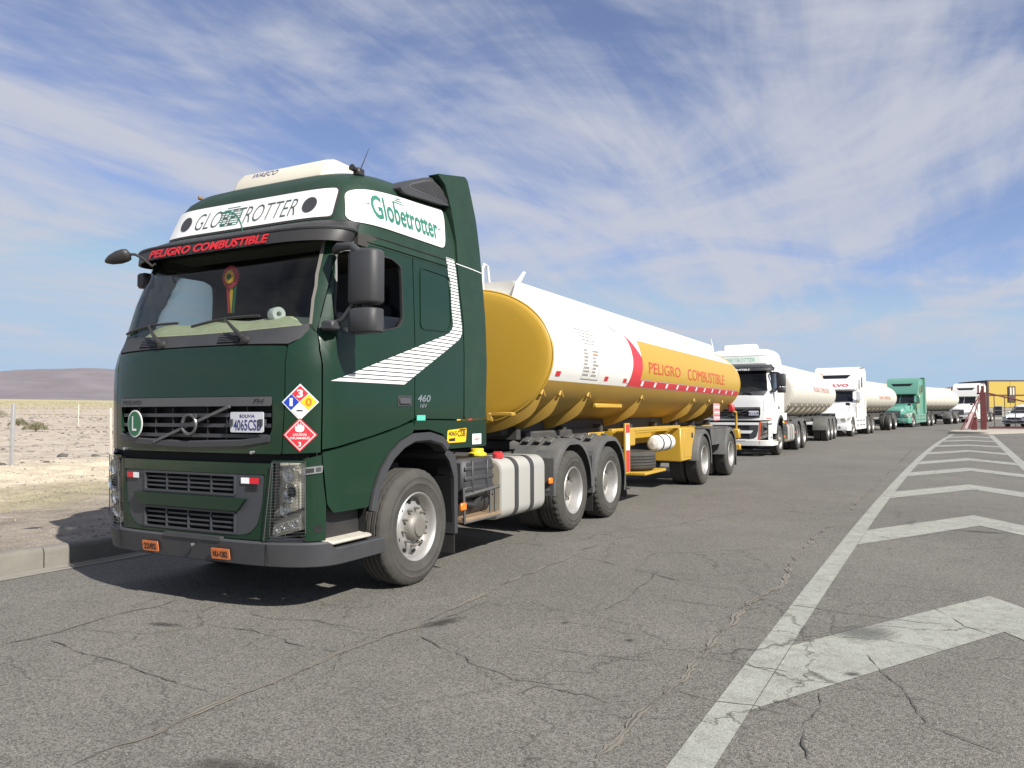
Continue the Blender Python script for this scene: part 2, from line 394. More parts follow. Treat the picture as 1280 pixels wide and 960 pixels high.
def ground_mat(name):
    m = bpy.data.materials.new(name); m.use_nodes = True; t = m.node_tree; n = t.nodes; b = n['Principled BSDF']; b.inputs['Roughness'].default_value = .95; b.inputs['Specular IOR Level'].default_value = .15
    ge = n.new('ShaderNodeNewGeometry'); se = n.new('ShaderNodeSeparateXYZ'); t.links.new(ge.outputs['Position'], se.inputs[0])
    def noi(s, d=6, r=.6):
        q = n.new('ShaderNodeTexNoise'); q.inputs['Scale'].default_value = s; q.inputs['Detail'].default_value = d; q.inputs['Roughness'].default_value = r; t.links.new(ge.outputs['Position'], q.inputs['Vector']); return q.outputs['Fac']
    def mth(op, a, b_):
        q = n.new('ShaderNodeMath'); q.operation = op
        for i, v in enumerate((a, b_)):
            if isinstance(v, (int, float)): q.inputs[i].default_value = v
            else: t.links.new(v, q.inputs[i])
        return q.outputs[0]
    xx = mth('ADD', mth('MULTIPLY', se.outputs[0], -1.), mth('MULTIPLY', mth('SUBTRACT', noi(.35), .5), 5.5))   # zones run parallel to the road
    cr = n.new('ShaderNodeValToRGB'); mr = n.new('ShaderNodeMapRange'); mr.inputs[1].default_value = 0; mr.inputs[2].default_value = 40; t.links.new(xx, mr.inputs[0]); t.links.new(mr.outputs[0], cr.inputs[0])
    st = [(0, (.29, .255, .21)), (5.6, (.315, .27, .22)), (6.8, (.37, .325, .215)), (7.8, (.44, .375, .265)), (8.8, (.62, .53, .39)), (14.5, (.60, .52, .395)), (17., (.47, .405, .33)), (34, (.45, .385, .315))]
    e = cr.color_ramp.elements
    while len(e) < len(st): e.new(.5)
    for q, (p, c) in zip(e, st): q.position = p/40; q.color = (*c, 1)
    # straw-coloured bunch grass covers the far plain
    mf = n.new('ShaderNodeMapRange'); mf.inputs[1].default_value = 95; mf.inputs[2].default_value = 230; t.links.new(mth('ADD', xx, mth('MULTIPLY', mth('SUBTRACT', noi(.03), .5), 90.)), mf.inputs[0])
    mx = n.new('ShaderNodeMix'); mx.data_type = 'RGBA'; t.links.new(mf.outputs[0], mx.inputs[0]); t.links.new(cr.outputs[0], mx.inputs[6]); mx.inputs[7].default_value = (.44, .39, .235, 1)
    # mottling and small stones
    m1 = n.new('ShaderNodeMapRange'); m1.inputs[1].default_value = .3; m1.inputs[2].default_value = .7; m1.inputs[3].default_value = .62; m1.inputs[4].default_value = 1.25; t.links.new(noi(1.7, 10, .7), m1.inputs[0])
    m2 = n.new('ShaderNodeMapRange'); m2.inputs[1].default_value = .35; m2.inputs[2].default_value = .65; m2.inputs[3].default_value = .7; m2.inputs[4].default_value = 1.25; t.links.new(noi(38, 5, .7), m2.inputs[0])
    mm = n.new('ShaderNodeMix'); mm.data_type = 'RGBA'; mm.blend_type = 'MULTIPLY'; mm.inputs[0].default_value = 1; t.links.new(mx.outputs[2], mm.inputs[6]); t.links.new(mth('MULTIPLY', m1.outputs[0], m2.outputs[0]), mm.inputs[7])
    t.links.new(mm.outputs[2], b.inputs['Base Color'])
    bp = n.new('ShaderNodeBump'); bp.inputs['Strength'].default_value = .9; bp.inputs['Distance'].default_value = .03; t.links.new(mth('ADD', noi(26, 6, .7), mth('MULTIPLY', noi(4, 6), 2.)), bp.inputs['Height']); t.links.new(bp.outputs[0], b.inputs['Normal'])
    return m
SOIL = ground_mat('altiplano_soil')
def axis(fine, lo, hi, far):
    return [-f for f in far[::-1] if -f < lo-1]+fine+[f for f in far if f > hi+1]
FAR = [20, 26, 34, 45, 60, 80, 110, 150, 200, 280, 400, 560, 800, 1200, 1800, 2600, 3800, 5500, 8000, 12000]
def gridmesh(name, xs, ys, zf, mat, **k):
    vs = [(x, y, zf(x, y)) for y in ys for x in xs]; nx = len(xs)
    fs = [(j*nx+i, j*nx+i+1, (j+1)*nx+i+1, (j+1)*nx+i) for j in range(len(ys)-1) for i in range(nx-1)]
    return mk(name, vs, fs, mat, sharp=60, **k)
XS = axis([-16+i*2. for i in range(17)], -16, 16, FAR); YS = axis([-14+i*2. for i in range(60)], -14, 104, [20, 26, 34, 45, 60, 80]+[120, 160, 200, 280, 400, 560, 800, 1200, 1800, 2600, 3800, 5500, 8000, 12000])
YS = sorted(set([-12000, -8000, -5500, -3800, -2600, -1800, -1200, -800, -560, -400, -280, -200, -150, -110, -80, -60, -45, -34, -26, -20]+[-14+i*2. for i in range(62)]+[120, 140, 160, 200, 280, 400, 560, 800, 1200, 1800, 2600, 3800, 5500, 8000, 12000]))
def tz_low(x, y):
    d = kerb_x(y)-x
    if -34 < x < -1 and -16 < y < 44: return min(TZ(x, y), G(y))-.32
    return TZ(x, y) if d > 0 else G(y)-.06
tag(gridmesh('ground', XS, YS, tz_low, SOIL), 'dry pale altiplano plain rising gently to the left', kind='structure')
# verge beside the kerb, finely modelled
vs = []; fs = []; NX = 190; ys_ = [-15+i*.16 for i in range(340)]
for y in ys_:
    for i in range(NX):
        t = (i/(NX-1))**1.35; x = kerb_x(y)-.17-t*(30.5); vs.append((x, y, TZ(x, y) if i else TZ(x, y)-.004))
for j in range(len(ys_)-1):
    for i in range(NX-1): fs.append((j*NX+i+1, j*NX+i, (j+1)*NX+i, (j+1)*NX+i+1))
tag(mk('roadside_verge', vs, fs, SOIL, sharp=70), 'gravelly roadside verge with pale earth bank beyond the kerb', kind='structure')

# asphalt
def asphalt(name, paint=None):
    m = bpy.data.materials.new(name); m.use_nodes = True; t = m.node_tree; n = t.nodes; b = n['Principled BSDF']; b.inputs['Roughness'].default_value = .88; b.inputs['Specular IOR Level'].default_value = .3
    ge = n.new('ShaderNodeNewGeometry'); P = ge.outputs['Position']
    def noi(s, d=5, r=.6, src=P):
        q = n.new('ShaderNodeTexNoise'); q.inputs['Scale'].default_value = s; q.inputs['Detail'].default_value = d; q.inputs['Roughness'].default_value = r; t.links.new(src, q.inputs['Vector']); return q
    def mr(v, a, b_, c, d):
        q = n.new('ShaderNodeMapRange'); t.links.new(v, q.inputs[0])
        for i, w_ in enumerate((a, b_, c, d)): q.inputs[1+i].default_value = w_
        return q.outputs[0]
    def mix(f, a, b_, bt='MIX'):
        q = n.new('ShaderNodeMix'); q.data_type = 'RGBA'; q.blend_type = bt
        for i, v in ((0, f), (6, a), (7, b_)):
            if isinstance(v, (int, float)): q.inputs[i].default_value = v
            elif isinstance(v, tuple): q.inputs[i].default_value = (*v, 1)
            else: t.links.new(v, q.inputs[i])
        return q.outputs[2]
    vo = n.new('ShaderNodeTexVoronoi'); vo.inputs['Scale'].default_value = 130; t.links.new(P, vo.inputs['Vector'])
    sep = n.new('ShaderNodeSeparateColor'); t.links.new(vo.outputs['Color'], sep.inputs[0])
    ag = mr(sep.outputs[0], 0, 1, .5, 1.55)
    ag2 = mr(noi(230, 3).outputs['Fac'], .3, .7, .75, 1.25)
    base = mix(mr(noi(.22, 6).outputs['Fac'], .35, .65, 0, 1), (.131, .125, .111), (.165, .156, .136))
    base = mix(mr(noi(1.3, 8, .7).outputs['Fac'], .35, .72, 0, .5), base, (.102, .097, .088))
    q1 = n.new('ShaderNodeMath'); q1.operation = 'MULTIPLY'; t.links.new(ag, q1.inputs[0]); t.links.new(ag2, q1.inputs[1])
    base = mix(1., base, q1.outputs[0], 'MULTIPLY')
    # dark oil drips
    oil = mr(noi(.9, 3, .5).outputs['Fac'], .70, .78, 0, .3)
    base = mix(oil, base, (.045, .043, .042))
    # fine alligator cracks
    wv = n.new('ShaderNodeVectorMath'); wv.operation = 'MULTIPLY_ADD'; nn = noi(1.7, 5, .7); t.links.new(nn.outputs['Color'], wv.inputs[0]); wv.inputs[1].default_value = (.55, .55, 0); t.links.new(P, wv.inputs[2])
    ve = n.new('ShaderNodeTexVoronoi'); ve.feature = 'DISTANCE_TO_EDGE'; ve.inputs['Scale'].default_value = 1.0; t.links.new(wv.outputs[0], ve.inputs['Vector'])
    ck = mr(ve.outputs['Distance'], .0, .010, 1, 0)
    msk = mr(noi(.33, 3).outputs['Fac'], .42, .58, .05, .8)
    cm = n.new('ShaderNodeMath'); cm.operation = 'MULTIPLY'; t.links.new(ck, cm.inputs[0]); t.links.new(msk, cm.inputs[1])
    if paint:
        wear = noi(7, 10, .75); wf = mr(wear.outputs['Fac'], .34, .52, .45, 1.)
        w2 = mr(noi(110, 4, .7).outputs['Fac'], .34, .56, .30, 1)
        wm = n.new('ShaderNodeMath'); wm.operation = 'MULTIPLY'; t.links.new(wf, wm.inputs[0]); t.links.new(w2, wm.inputs[1])
        pc = mix(mr(noi(2.5, 6).outputs['Fac'], .3, .7, 0, 1), paint, tuple(c*.80 for c in paint))
        # rubber scuff across the nearest chevron
        sx = n.new('ShaderNodeSeparateXYZ'); t.links.new(P, sx.inputs[0])
        base = mix(wm.outputs[0], base, pc)
    base = mix(cm.outputs[0], base, (.05, .045, .04))
    t.links.new(base, b.inputs['Base Color'])
    bp = n.new('ShaderNodeBump'); bp.inputs['Strength'].default_value = .55 if not paint else .3; bp.inputs['Distance'].default_value = .006
    h = n.new('ShaderNodeMath'); h.operation = 'SUBTRACT'; t.links.new(vo.outputs['Distance'], h.inputs[0]); t.links.new(cm.outputs[0], h.inputs[1])
    h2 = n.new('ShaderNodeMath'); h2.operation = 'MULTIPLY'; h2.inputs[1].default_value = -1; t.links.new(h.outputs[0], h2.inputs[0])
    h3 = n.new('ShaderNodeMath'); h3.operation = 'SUBTRACT'; t.links.new(h2.outputs[0], h3.inputs[0]); t.links.new(cm.outputs[0], h3.inputs[1])
    t.links.new(h3.outputs[0], bp.inputs['Height']); t.links.new(bp.outputs[0], b.inputs['Normal'])
    return m
ASPH = asphalt('old_asphalt'); PAINT = asphalt('worn_road_paint', (.365, .375, .33))
ryl = [-15+i for i in range(146)]
vs = []; fs = []; xf = [0, .3, 1, 3, 6, 10, 15, 25, 48]
for y in ryl:
    for d in xf: vs.append((kerb_x(y)+.004+d, y, G(y)))
k = len(xf)
for j in range(len(ryl)-1):
    for i in range(k-1): fs.append((j*k+i, j*k+i+1, (j+1)*k+i+1, (j+1)*k+i))
ROAD = tag(mk('road', vs, fs, ASPH, sharp=60), 'cracked grey asphalt road running past the tankers', kind='structure')
def onroad(h): return lambda x, y, o=0: (x, y, G(y)+h)
# painted lines and chevrons of the gore area
def lx(y): return 4.43+bend(y)          # right edge of the left line
def rx(y): return 6.80+.0455*y          # left edge of the right line
def strip(name, xa, xb, y0, y1, h, mat, lab):
    n_ = int((y1-y0)/1.0); vs = []; fs = []
    for i in range(n_+1):
        y = y0+(y1-y0)*i/n_; vs += [(xa(y), y, G(y)+h), (xb(y), y, G(y)+h)]
        if i: fs.append((2*i-2, 2*i-1, 2*i+1, 2*i))
    return tag(mk(name, vs, fs, mat), lab, kind='structure')
strip('road_line', lambda y: lx(y)-.18, lx, -9, 45.6, .004, PAINT, 'long white line on the truck side of the painted gore')
strip('road_line', rx, lambda y: rx(y)+.24, -7, 45.2, .004, PAINT, 'long white line on the far right side of the painted gore')
CH = [-3.8, 1.80, 7.5, 13.0, 18.3, 22.7, 27.9, 32.7, 37.9, 43.0]
for i, ya in enumerate(CH):
    xm = (lx(ya)+rx(ya))/2; sl = 1.72; tk = 1.18
    def le(y0): # left/right ends on the two lines
        yl = y0; yr = y0
        for _ in range(6): yl = y0-sl*(xm-lx(yl)); yr = y0-sl*(rx(yr)-xm)
        return yl, yr
    ya = ya if i else -4.0
    if i > 6: sl = 1.2
    a, b = le(ya); c, d = le(ya-tk)
    o_ = [(xm, ya), (lx(a)+.004, a), (lx(c)+.004, c), (xm, ya-tk), (rx(d)-.004, d), (rx(b)-.004, b)]
    mb = MB(); sheet(mb, o_, onroad(.004), du=50, dv=1.)
    tag(mb.build('road_chevron', PAINT), ['white chevron nearest to the camera, mostly below the frame', 'nearest big white chevron with a grey rubber scuff', 'second white chevron from the camera', 'third white chevron from the camera', 'fourth white chevron from the camera', 'fifth white chevron from the camera', 'sixth white chevron, far up the gore', 'third last white chevron before the island', 'second last white chevron before the island', 'last white chevron just before the island'][i], group='chevrons painted in the gore', kind='structure')
# cracks
SAND = pm('sandy_crack_fill', (.178, .160, .132), .95, var=.3, scale=20); DARKC = pm('open_crack', (.078, .073, .065), .95, var=.3)
CRK = {'A': [(3.87, -2.49), (3.9, -2.09), (3.93, -1.74), (3.95, -1.33), (3.96, -1.0), (3.94, -0.52), (3.95, -0.08), (3.98, 0.38), (4.0, 0.94), (4.11, 1.51), (4.05, 2.16), (4.05, 3.1), (4.06, 4.46), (4.19, 5.74)],
'A2': [(4.28, 7.39), (4.26, 8.58), (4.38, 10.06), (4.45, 11.81), (4.57, 15.31), (4.7, 18.25), (5.08, 27.2)],
'B': [(1.92, -3.6), (1.9, -3.42), (1.92, -3.17), (1.9, -2.86), (1.91, -2.61), (1.91, -2.3), (1.91, -1.88), (1.95, -1.53), (1.97, -1.09), (1.94, -0.38), (1.89, 0.56), (1.93, 1.6), (1.9, 2.7)],
'C': [(-0.19, -2.73), (-0.15, -2.35), (-0.2, -2.01), (-0.19, -1.76), (-0.16, -1.54), (-0.19, -1.29)],
'D': [(0.83, -1.72), (1.12, -1.74), (1.43, -1.8), (1.67, -1.83), (1.83, -1.82), (1.93, -1.74)],
'E': [(0.64, -1.39), (0.99, -1.42), (1.28, -1.31), (1.68, -1.35), (1.9, -1.28)],
'F': [(2.11, -1.29), (2.47, -1.46), (2.73, -1.6), (3.1, -1.77), (3.5, -1.7)],
'Gk': [(2.04, -0.87), (2.07, -0.25), (2.32, -0.34)],
'H': [(-0.01, -2.52), (0.54, -2.58), (0.98, -2.62), (1.39, -2.67), (1.79, -2.72)],
'I': [(3.25, 0.5), (3.61, 0.46), (3.95, 0.44), (4.05, 0.85), (4.34, 0.73), (4.63, 0.68), (4.95, 0.66), (5.24, 0.63), (5.46, 0.68)],
'J': [(3.97, -0.84), (4.26, -0.91), (4.54, -0.95)], 'K': [(3.96, -1.5), (4.22, -1.57), (4.45, -1.56), (4.62, -1.61)],
'Lk': [(4.74, -2.13), (4.68, -1.87), (4.68, -1.58), (4.7, -1.32), (4.66, -1.14)],
'M': [(4.88, -0.35), (4.97, -0.66), (5.09, -0.91), (5.18, -1.41), (5.34, -1.52), (5.55, -1.66)],
'Nk': [(5.23, 1.19), (5.36, 0.92), (5.47, 0.64), (5.77, 0.36)], 'O': [(2.35, -0.33), (2.65, -0.31)],
'P': [(3.03, -0.11), (3.03, 0.54), (3.02, 1.15), (2.92, 1.59)], 'Q': [(1.91, 1.9), (2.85, 1.44), (3.43, 1.09), (3.91, 1.07)],
'R': [(1.36, 8.18), (1.93, 8.23), (2.42, 8.25)], 'Sx': [(2.96, -1.16), (3.32, -1.16), (3.66, -1.11), (3.91, -1.19)],
'T': [(3.21, -1.98), (3.27, -1.81), (3.55, -1.8), (3.77, -1.89)], 'W': [(1.75, 3.6), (2.3, 4.6), (2.9, 6.6)]}
rc = random.Random(3)
for kx, pl in CRK.items():
    sand = kx in 'A A2 B C'.split(); wd = {'A': .026, 'A2': .024, 'B': .018, 'C': .010}.get(kx, .0042)
    pts = []
    for (a, b), (c, d) in zip(pl, pl[1:]):
        ln = sqrt((c-a)**2+(d-b)**2); n_ = max(2, int(ln/.032))
        for i in range(n_):
            t = i/n_; s1 = a*3.1+b+t*ln; j = .040*mnoise.noise(Vector((s1*3.2, 7.7, ln)))+.014*mnoise.noise(Vector((s1*13, 1.7, ln))); pts.append((a+(c-a)*t+j*(d-b)/ln+rc.gauss(0, .002), b+(d-b)*t-j*(c-a)/ln+rc.gauss(0, .002)))
    def ribbon(scale, h, mat):
        vs = []; fs = []
        for i, (x, y) in enumerate(pts):
            a = pts[max(0, i-1)]; b = pts[min(len(pts)-1, i+1)]; dx, dy = b[0]-a[0], b[1]-a[1]; l = sqrt(dx*dx+dy*dy)+1e-6
            e = min(1, i/3, (len(pts)-1-i)/3); wq = wd*scale*e*max(.12, .75+1.1*mnoise.noise(Vector((x*5, y*5, 2+scale*9)))+rc.uniform(-.2, .2))
            vs += [(x-dy/l*wq, y+dx/l*wq, G(y)+h), (x+dy/l*wq, y-dx/l*wq, G(y)+h)]
            if i: fs.append((2*i-2, 2*i-1, 2*i+1, 2*i))
        return mk('road_crack', vs, fs, mat, ROAD)
    if sand: ribbon(1., .0062, SAND); ribbon(.22, .0072, DARKC)
    else: ribbon(1., .0066, DARKC)
# dark stains and a rubber scuff
def soft_mat(name, col, streak=None):
    m = bpy.data.materials.new(name); m.use_nodes = True; t = m.node_tree; n = t.nodes; n.clear()
    o = n.new('ShaderNodeOutputMaterial'); tr = n.new('ShaderNodeBsdfTransparent'); df = n.new('ShaderNodeBsdfDiffuse'); df.inputs[0].default_value = (*col, 1); mx = n.new('ShaderNodeMixShader')
    tc_ = n.new('ShaderNodeTexCoord'); ln_ = n.new('ShaderNodeVectorMath'); ln_.operation = 'LENGTH'; t.links.new(tc_.outputs['Object'], ln_.inputs[0])
    nz = n.new('ShaderNodeTexNoise'); nz.inputs['Scale'].default_value = 3.; nz.inputs['Detail'].default_value = 5
    if streak:
        mp = n.new('ShaderNodeMapping'); mp.inputs['Scale'].default_value = streak; t.links.new(tc_.outputs['Object'], mp.inputs[0]); t.links.new(mp.outputs[0], nz.inputs['Vector'])
    else: t.links.new(tc_.outputs['Object'], nz.inputs['Vector'])
    ad = n.new('ShaderNodeMath'); ad.operation = 'MULTIPLY_ADD'; t.links.new(nz.outputs['Fac'], ad.inputs[0]); ad.inputs[1].default_value = 1.1; t.links.new(ln_.outputs['Value'], ad.inputs[2])
    mr = n.new('ShaderNodeMapRange'); mr.inputs[1].default_value = .75; mr.inputs[2].default_value = 1.35; mr.inputs[3].default_value = .55; mr.inputs[4].default_value = 0; t.links.new(ad.outputs[0], mr.inputs[0])
    t.links.new(mr.outputs[0], mx.inputs[0]); t.links.new(tr.outputs[0], mx.inputs[1]); t.links.new(df.outputs[0], mx.inputs[2]); t.links.new(mx.outputs[0], o.inputs[0]); return m
STAIN = soft_mat('oil_stain', (.04, .038, .037)); SCUFF = soft_mat('rubber_scuff', (.13, .13, .125), (7, .4, 1))
DRIFT = soft_mat('sand_drift', (.30, .262, .205)); PALE = soft_mat('worn_asphalt', (.215, .198, .172))
for nm, x, y, a, b, mt, rz in [('sand_drift', -2.22, -2.2, .16, .9, DRIFT, 0), ('sand_drift', -2.25, -4.0, .2, 1.1, DRIFT, 0), ('sand_drift', -2.30, -.6, .10, .6, DRIFT, 0), ('sand_drift', -2.2, -6., .3, 1.6, DRIFT, 0), ('oil_stain', 4.815, -.80, .075, .05, STAIN, .3), ('oil_stain', 2.60, -3.40, .42, .30, STAIN, .2), ('oil_stain', .35, -1.9, .22, .06, STAIN, .2), ('oil_stain', 3.45, -.75, .05, .05, STAIN, 0), ('oil_stain', 2.9, -.55, .05, .04, STAIN, 0), ('oil_stain', 5.9, 5.7, .5, .07, STAIN, -.1), ('oil_stain', 2.1, -.95, .3, .10, STAIN, 1.2), ('tyre_scuff', 4.83, .15, .26, .34, SCUFF, -.5)]:
    mb = MB(); mb.add([(1.3*cos(t*pi/8), 1.3*sin(t*pi/8), 0) for t in range(16)], [tuple(range(16))]); o_ = mb.build(nm, mt, ROAD); o_.location = (x, y, G(y)+.0085); o_.scale = (a, b, 1); o_.rotation_euler = (0, 0, rz)

# ------------------------------------------------------------------ kerb
KERB = empty('kerb', (0, 0, 0)); tag(KERB, 'low concrete kerb along the left edge of the road', kind='structure')
mb = MB(); mb.prism([(-.165, -.3), (0, -.3), (0, .155), (-.018, .188), (-.04, .2), (-.165, .2)], lambda u, v, w: (u, w, v), -.494, .494); k0 = mb.build('kerb_stone', CONC, KERB)
for i in range(64):
    o = k0 if i == 0 else k0.copy()
    if i: C.objects.link(o)
    y = -12.55+i; o.parent = KERB; o.location = (kerb_x(y)-.001+rc.uniform(-.006, .006), y, G(y)+rc.uniform(-.006, .006)); o.rotation_euler = (0, 0, -math.atan(.028+.00146*y)+rc.uniform(-.004, .004))
GUT = pm('gutter_concrete', (.23, .215, .185), .9, var=.2, scale=6, bump=.3)
strip('gutter', lambda y: kerb_x(y)+.006, lambda y: kerb_x(y)+.27, -13, 50, .005, GUT, 'concrete gutter strip at the foot of the kerb')

# ------------------------------------------------------------------ mountain
MTN = pm('volcanic_slope', (.145, .13, .145), .95, var=.5, scale=.004, dust=.35, dcol=(.27, .225, .22), dscale=.006)
prof = [(-900, 478), (-500, 470), (-200, 468), (0, 465), (40, 463.5), (100, 461), (125, 461), (145, 463), (250, 470), (400, 481), (560, 492), (640, 500), (700, 512)]
vs = []; fs = []; NA = 180; NR = 34
for j in range(NR):
    t = j/(NR-1); R_ = 3000+3600*t
    for i in range(NA):
        pxx = -900+1600*i/(NA-1); ph = math.atan((pxx-640)/965.4)
        d = fw.copy(); d.z = 0; d.normalize(); dr = d*cos(ph)+rt*sin(ph)
        x = CAM.x+dr.x*R_; y = CAM.y+dr.y*R_
        hr = (515-interp(prof, pxx))/965.4*5400*cos(ph)
        e = t/.667; sh = (e*e*(3-2*e) if e < 1 else 1-.35*(e-1))
        nz = fbm(x, y, .0016, 6)*(.14+.3*sh*(1-sh)*4)-abs(fbm(x, y, .003, 5))*.35*sh*(1.05-sh)
        vs.append((x, y, 38+max(-20, hr-38)*sh*(1+nz*.55)))
for j in range(NR-1):
    for i in range(NA-1): fs.append((j*NA+i, j*NA+i+1, (j+1)*NA+i+1, (j+1)*NA+i))
tag(mk('mountain', vs, fs, MTN, sharp=70), 'low purple-brown mountain on the left horizon', kind='structure')

# ------------------------------------------------------------------ wheels
_wm = {}
def tyre_mesh(lug):
    pr = [(.285, -.03), (.30, -.008), (.33, .004), (.375, .0085), (.380, .0125), (.386, .0125), (.391, .0095), (.43, .008), (.436, .011), (.442, .0065), (.455, .004), (.487, -.012), (.503, -.028)]
    g = [(.510, -.036)]
    for gx_ in (-.075, -.125, -.175, -.225): g += [(.512, gx_+.008), (.498, gx_+.005), (.498, gx_-.005), (.512, gx_-.008)]
    g += [(.510, -.264)]
    pr = pr+g+[(.503, -.272), (.487, -.288), (.455, -.304), (.40, -.31), (.33, -.304), (.30, -.292), (.285, -.27)]
    n = 108; s0, s1 = len(pr)-7-1, 7
    deep = .016 if lug else .005
    def rad(i, k, r):
        if i in (12, 13, 14) or i in (len(pr)-9, len(pr)-8, len(pr)-7):
            return r-(deep if k % 3 == 0 else 0)
        return r
    mb = MB(); mb.lathe(pr, AX((0, 0, 0), (0, 1, 0), (0, 0, 1), (1, 0, 0)), n, rad); return mb
def ring(mb, prof, n=40, M=None): mb.lathe(prof, M or AX((0, 0, 0), (0, 1, 0), (0, 0, 1), (1, 0, 0)), n)
def wheel(parent, x, y, z, kind, side=1, lug=None):
    """kind front / dual / single; x of the outer sidewall; meshes shared"""
    lug = (kind == 'dual') if lug is None else lug
    key = (kind, lug)
    if key not in _wm:
        T = tyre_mesh(lug)
        if kind == 'dual':
            T2 = tyre_mesh(lug); T.add(T2.v, T2.f, Matrix.Translation((-.335, 0, 0)))
        ot = T.build('tyre', RUBD if lug else RUB); fix_normals(ot)
        R = MB(); H = MB(); B = MB()
        if kind == 'front':
            ring(R, [(.298, -.03), (.306, -.004), (.298, .004), (.285, -.004), (.278, -.02), (.268, -.035), (.262, -.085), (.252, -.10), (.235, -.092), (.205, -.062), (.185, -.052), (.135, -.05), (.13, -.052)], 48)
            ring(H, [(.135, -.052), (.128, -.035), (.12, -.005), (.10, .012), (.085, .02), (.08, .034), (.03, .038), (0, .038)], 32)
            for i in range(10):
                a = 2*pi*(i+.5)/10; B.cyl((-.06, .222*cos(a), .222*sin(a)), (-.0735, .222*cos(a), .222*sin(a)), .021, n=12)
            for i in range(10):
                a = 2*pi*i/10; H.cyl((-.055, .163*cos(a), .163*sin(a)), (-.012, .163*cos(a), .163*sin(a)), .016, .013, n=6); H.cyl((-.02, .163*cos(a), .163*sin(a)), (.004, .163*cos(a), .163*sin(a)), .008, n=6)
        else:
            dp = .135 if kind == 'dual' else .06
            ring(R, [(.298, -.03), (.306, -.004), (.298, .004), (.285, -.004), (.276, -.02), (.262, -.04), (.255, -dp+.01), (.243, -dp-.015), (.20, -dp-.028), (.16, -dp-.03), (.13, -dp-.03)], 48)
            ring(H, [(.135, -dp-.03), (.128, -dp), (.12, -dp+.03), (.09, -dp+.045), (.085, -dp+.06), (0, -dp+.065)], 28)
            for i in range(10):
                a = 2*pi*i/10; H.cyl((-dp-.03, .163*cos(a), .163*sin(a)), (-dp+.005, .163*cos(a), .163*sin(a)), .016, .013, n=6)
                a += pi/10; B.cyl((-dp-.012, .218*cos(a), .218*sin(a)), (-dp-.0225, .218*cos(a), .218*sin(a)), .02, n=10)
        oh = H.build('hub', HUB); oB = B.build('vent_hole', DEEP); orr = R.build('wheel', STEEL); fix_normals(orr)
        _wm[key] = [q.data for q in (orr, ot, oh, oB)]
        for q in (orr, ot, oh, oB): bpy.data.objects.remove(q)
    r, t, h, bq = _wm[key]
    o = bpy.data.objects.new('wheel', r); C.objects.link(o); o.parent = parent; o.location = (x*side, y, z); o.rotation_euler = (random.uniform(0, 6.28), 0, 0 if side > 0 else pi)
    for nm, me in (('tyre', t), ('hub', h), ('vent_holes', bq)):
        c = bpy.data.objects.new(nm, me); C.objects.link(c); c.parent = o
        if nm != 'tyre': c['kind'] = 'stuff'
    return o

# ------------------------------------------------------------------ the cab surface
YF = [(.30, -1.385), (.5, -1.415), (.8, -1.418), (1.2, -1.425), (1.6, -1.43), (1.9, -1.425), (2.04, -1.41), (2.13, -1.37), (2.5, -1.235), (2.9, -1.04), (3.02, -.955), (3.13, -.900), (3.39, -.795), (3.48, -.745), (3.56, -.66), (3.62, -.53), (3.66, -.35), (3.68, -.15)]
WW = [(.3, 1.235), (2.1, 1.245), (2.9, 1.215), (3.2, 1.18), (3.4, 1.14), (3.5, 1.10), (3.57, 1.04), (3.63, .95), (3.66, .85), (3.68, .7)]
NN = [(2.1, 4.), (2.9, 6.4), (3.10, 7.2), (3.40, 7.6), (3.68, 5.)]
DD = [(1.9, .45), (2.15, .6), (3.0, .62), (3.68, .7)]
def cfront(x, z):
    w_ = interp(WW, z); D = interp(DD, z); q = min(abs(x)/w_, .9995); return interp(YF, z)+D*(1-(1-q**interp(NN, z))**.357)
def cside(y, z):
    w_ = interp(WW, z); D = interp(DD, z); t = y-interp(YF, z)
    if t >= D: return w_
    return w_*max(1-((D-max(t, .0005))/D)**2.8, 0)**(1/interp(NN, z))
def FM(x, z, o=0.):
    p = Vector((x, cfront(x, z), z))
    if o:
        e = .004; a = Vector((2*e, cfront(x+e, z)-cfront(x-e, z), 0)); b = Vector((0, cfront(x, z+e)-cfront(x, z-e), 2*e)); p += a.cross(b).normalized()*o
    return p
def SMs(s):
    def f(y, z, o=0.):
        p = Vector((cside(y, z), y, z))
        if o:
            e = .004; a = Vector((cside(y+e, z)-cside(y-e, z), 2*e, 0)); b = Vector((cside(y, z+e)-cside(y, z-e), 0, 2*e)); n = a.cross(b).normalized()
            p += n*o
        p.x *= s; return p
    return f
SMR, SML = SMs(1), SMs(-1)
def UM(th, z, o=0.):
    """around the nose: th in [-pi/2-k, pi/2+k]"""
    s = 1 if th >= 0 else -1; a = abs(th); w_ = interp(WW, z); D = interp(DD, z); y0 = interp(YF, z)
    if a > pi/2: p = Vector((w_+o, y0+D+(a-pi/2), z))
    else:
        nq = interp(NN, z); x = w_*max(sin(a), 0)**(2/nq); t = D*(1-max(cos(a), 0)**(2/2.8)); ca = nq/w_*(x/w_)**(nq-1); cb = 2.8/D*((D-t)/D)**1.8
        n = Vector((ca, -cb, 0)); n = n.normalized() if n.length > 0 else Vector((0, -1, 0)); p = Vector((x, y0+t, z))+n*o
    p.x *= s; return p
def y_of_x(x, z): return cfront(x, z)

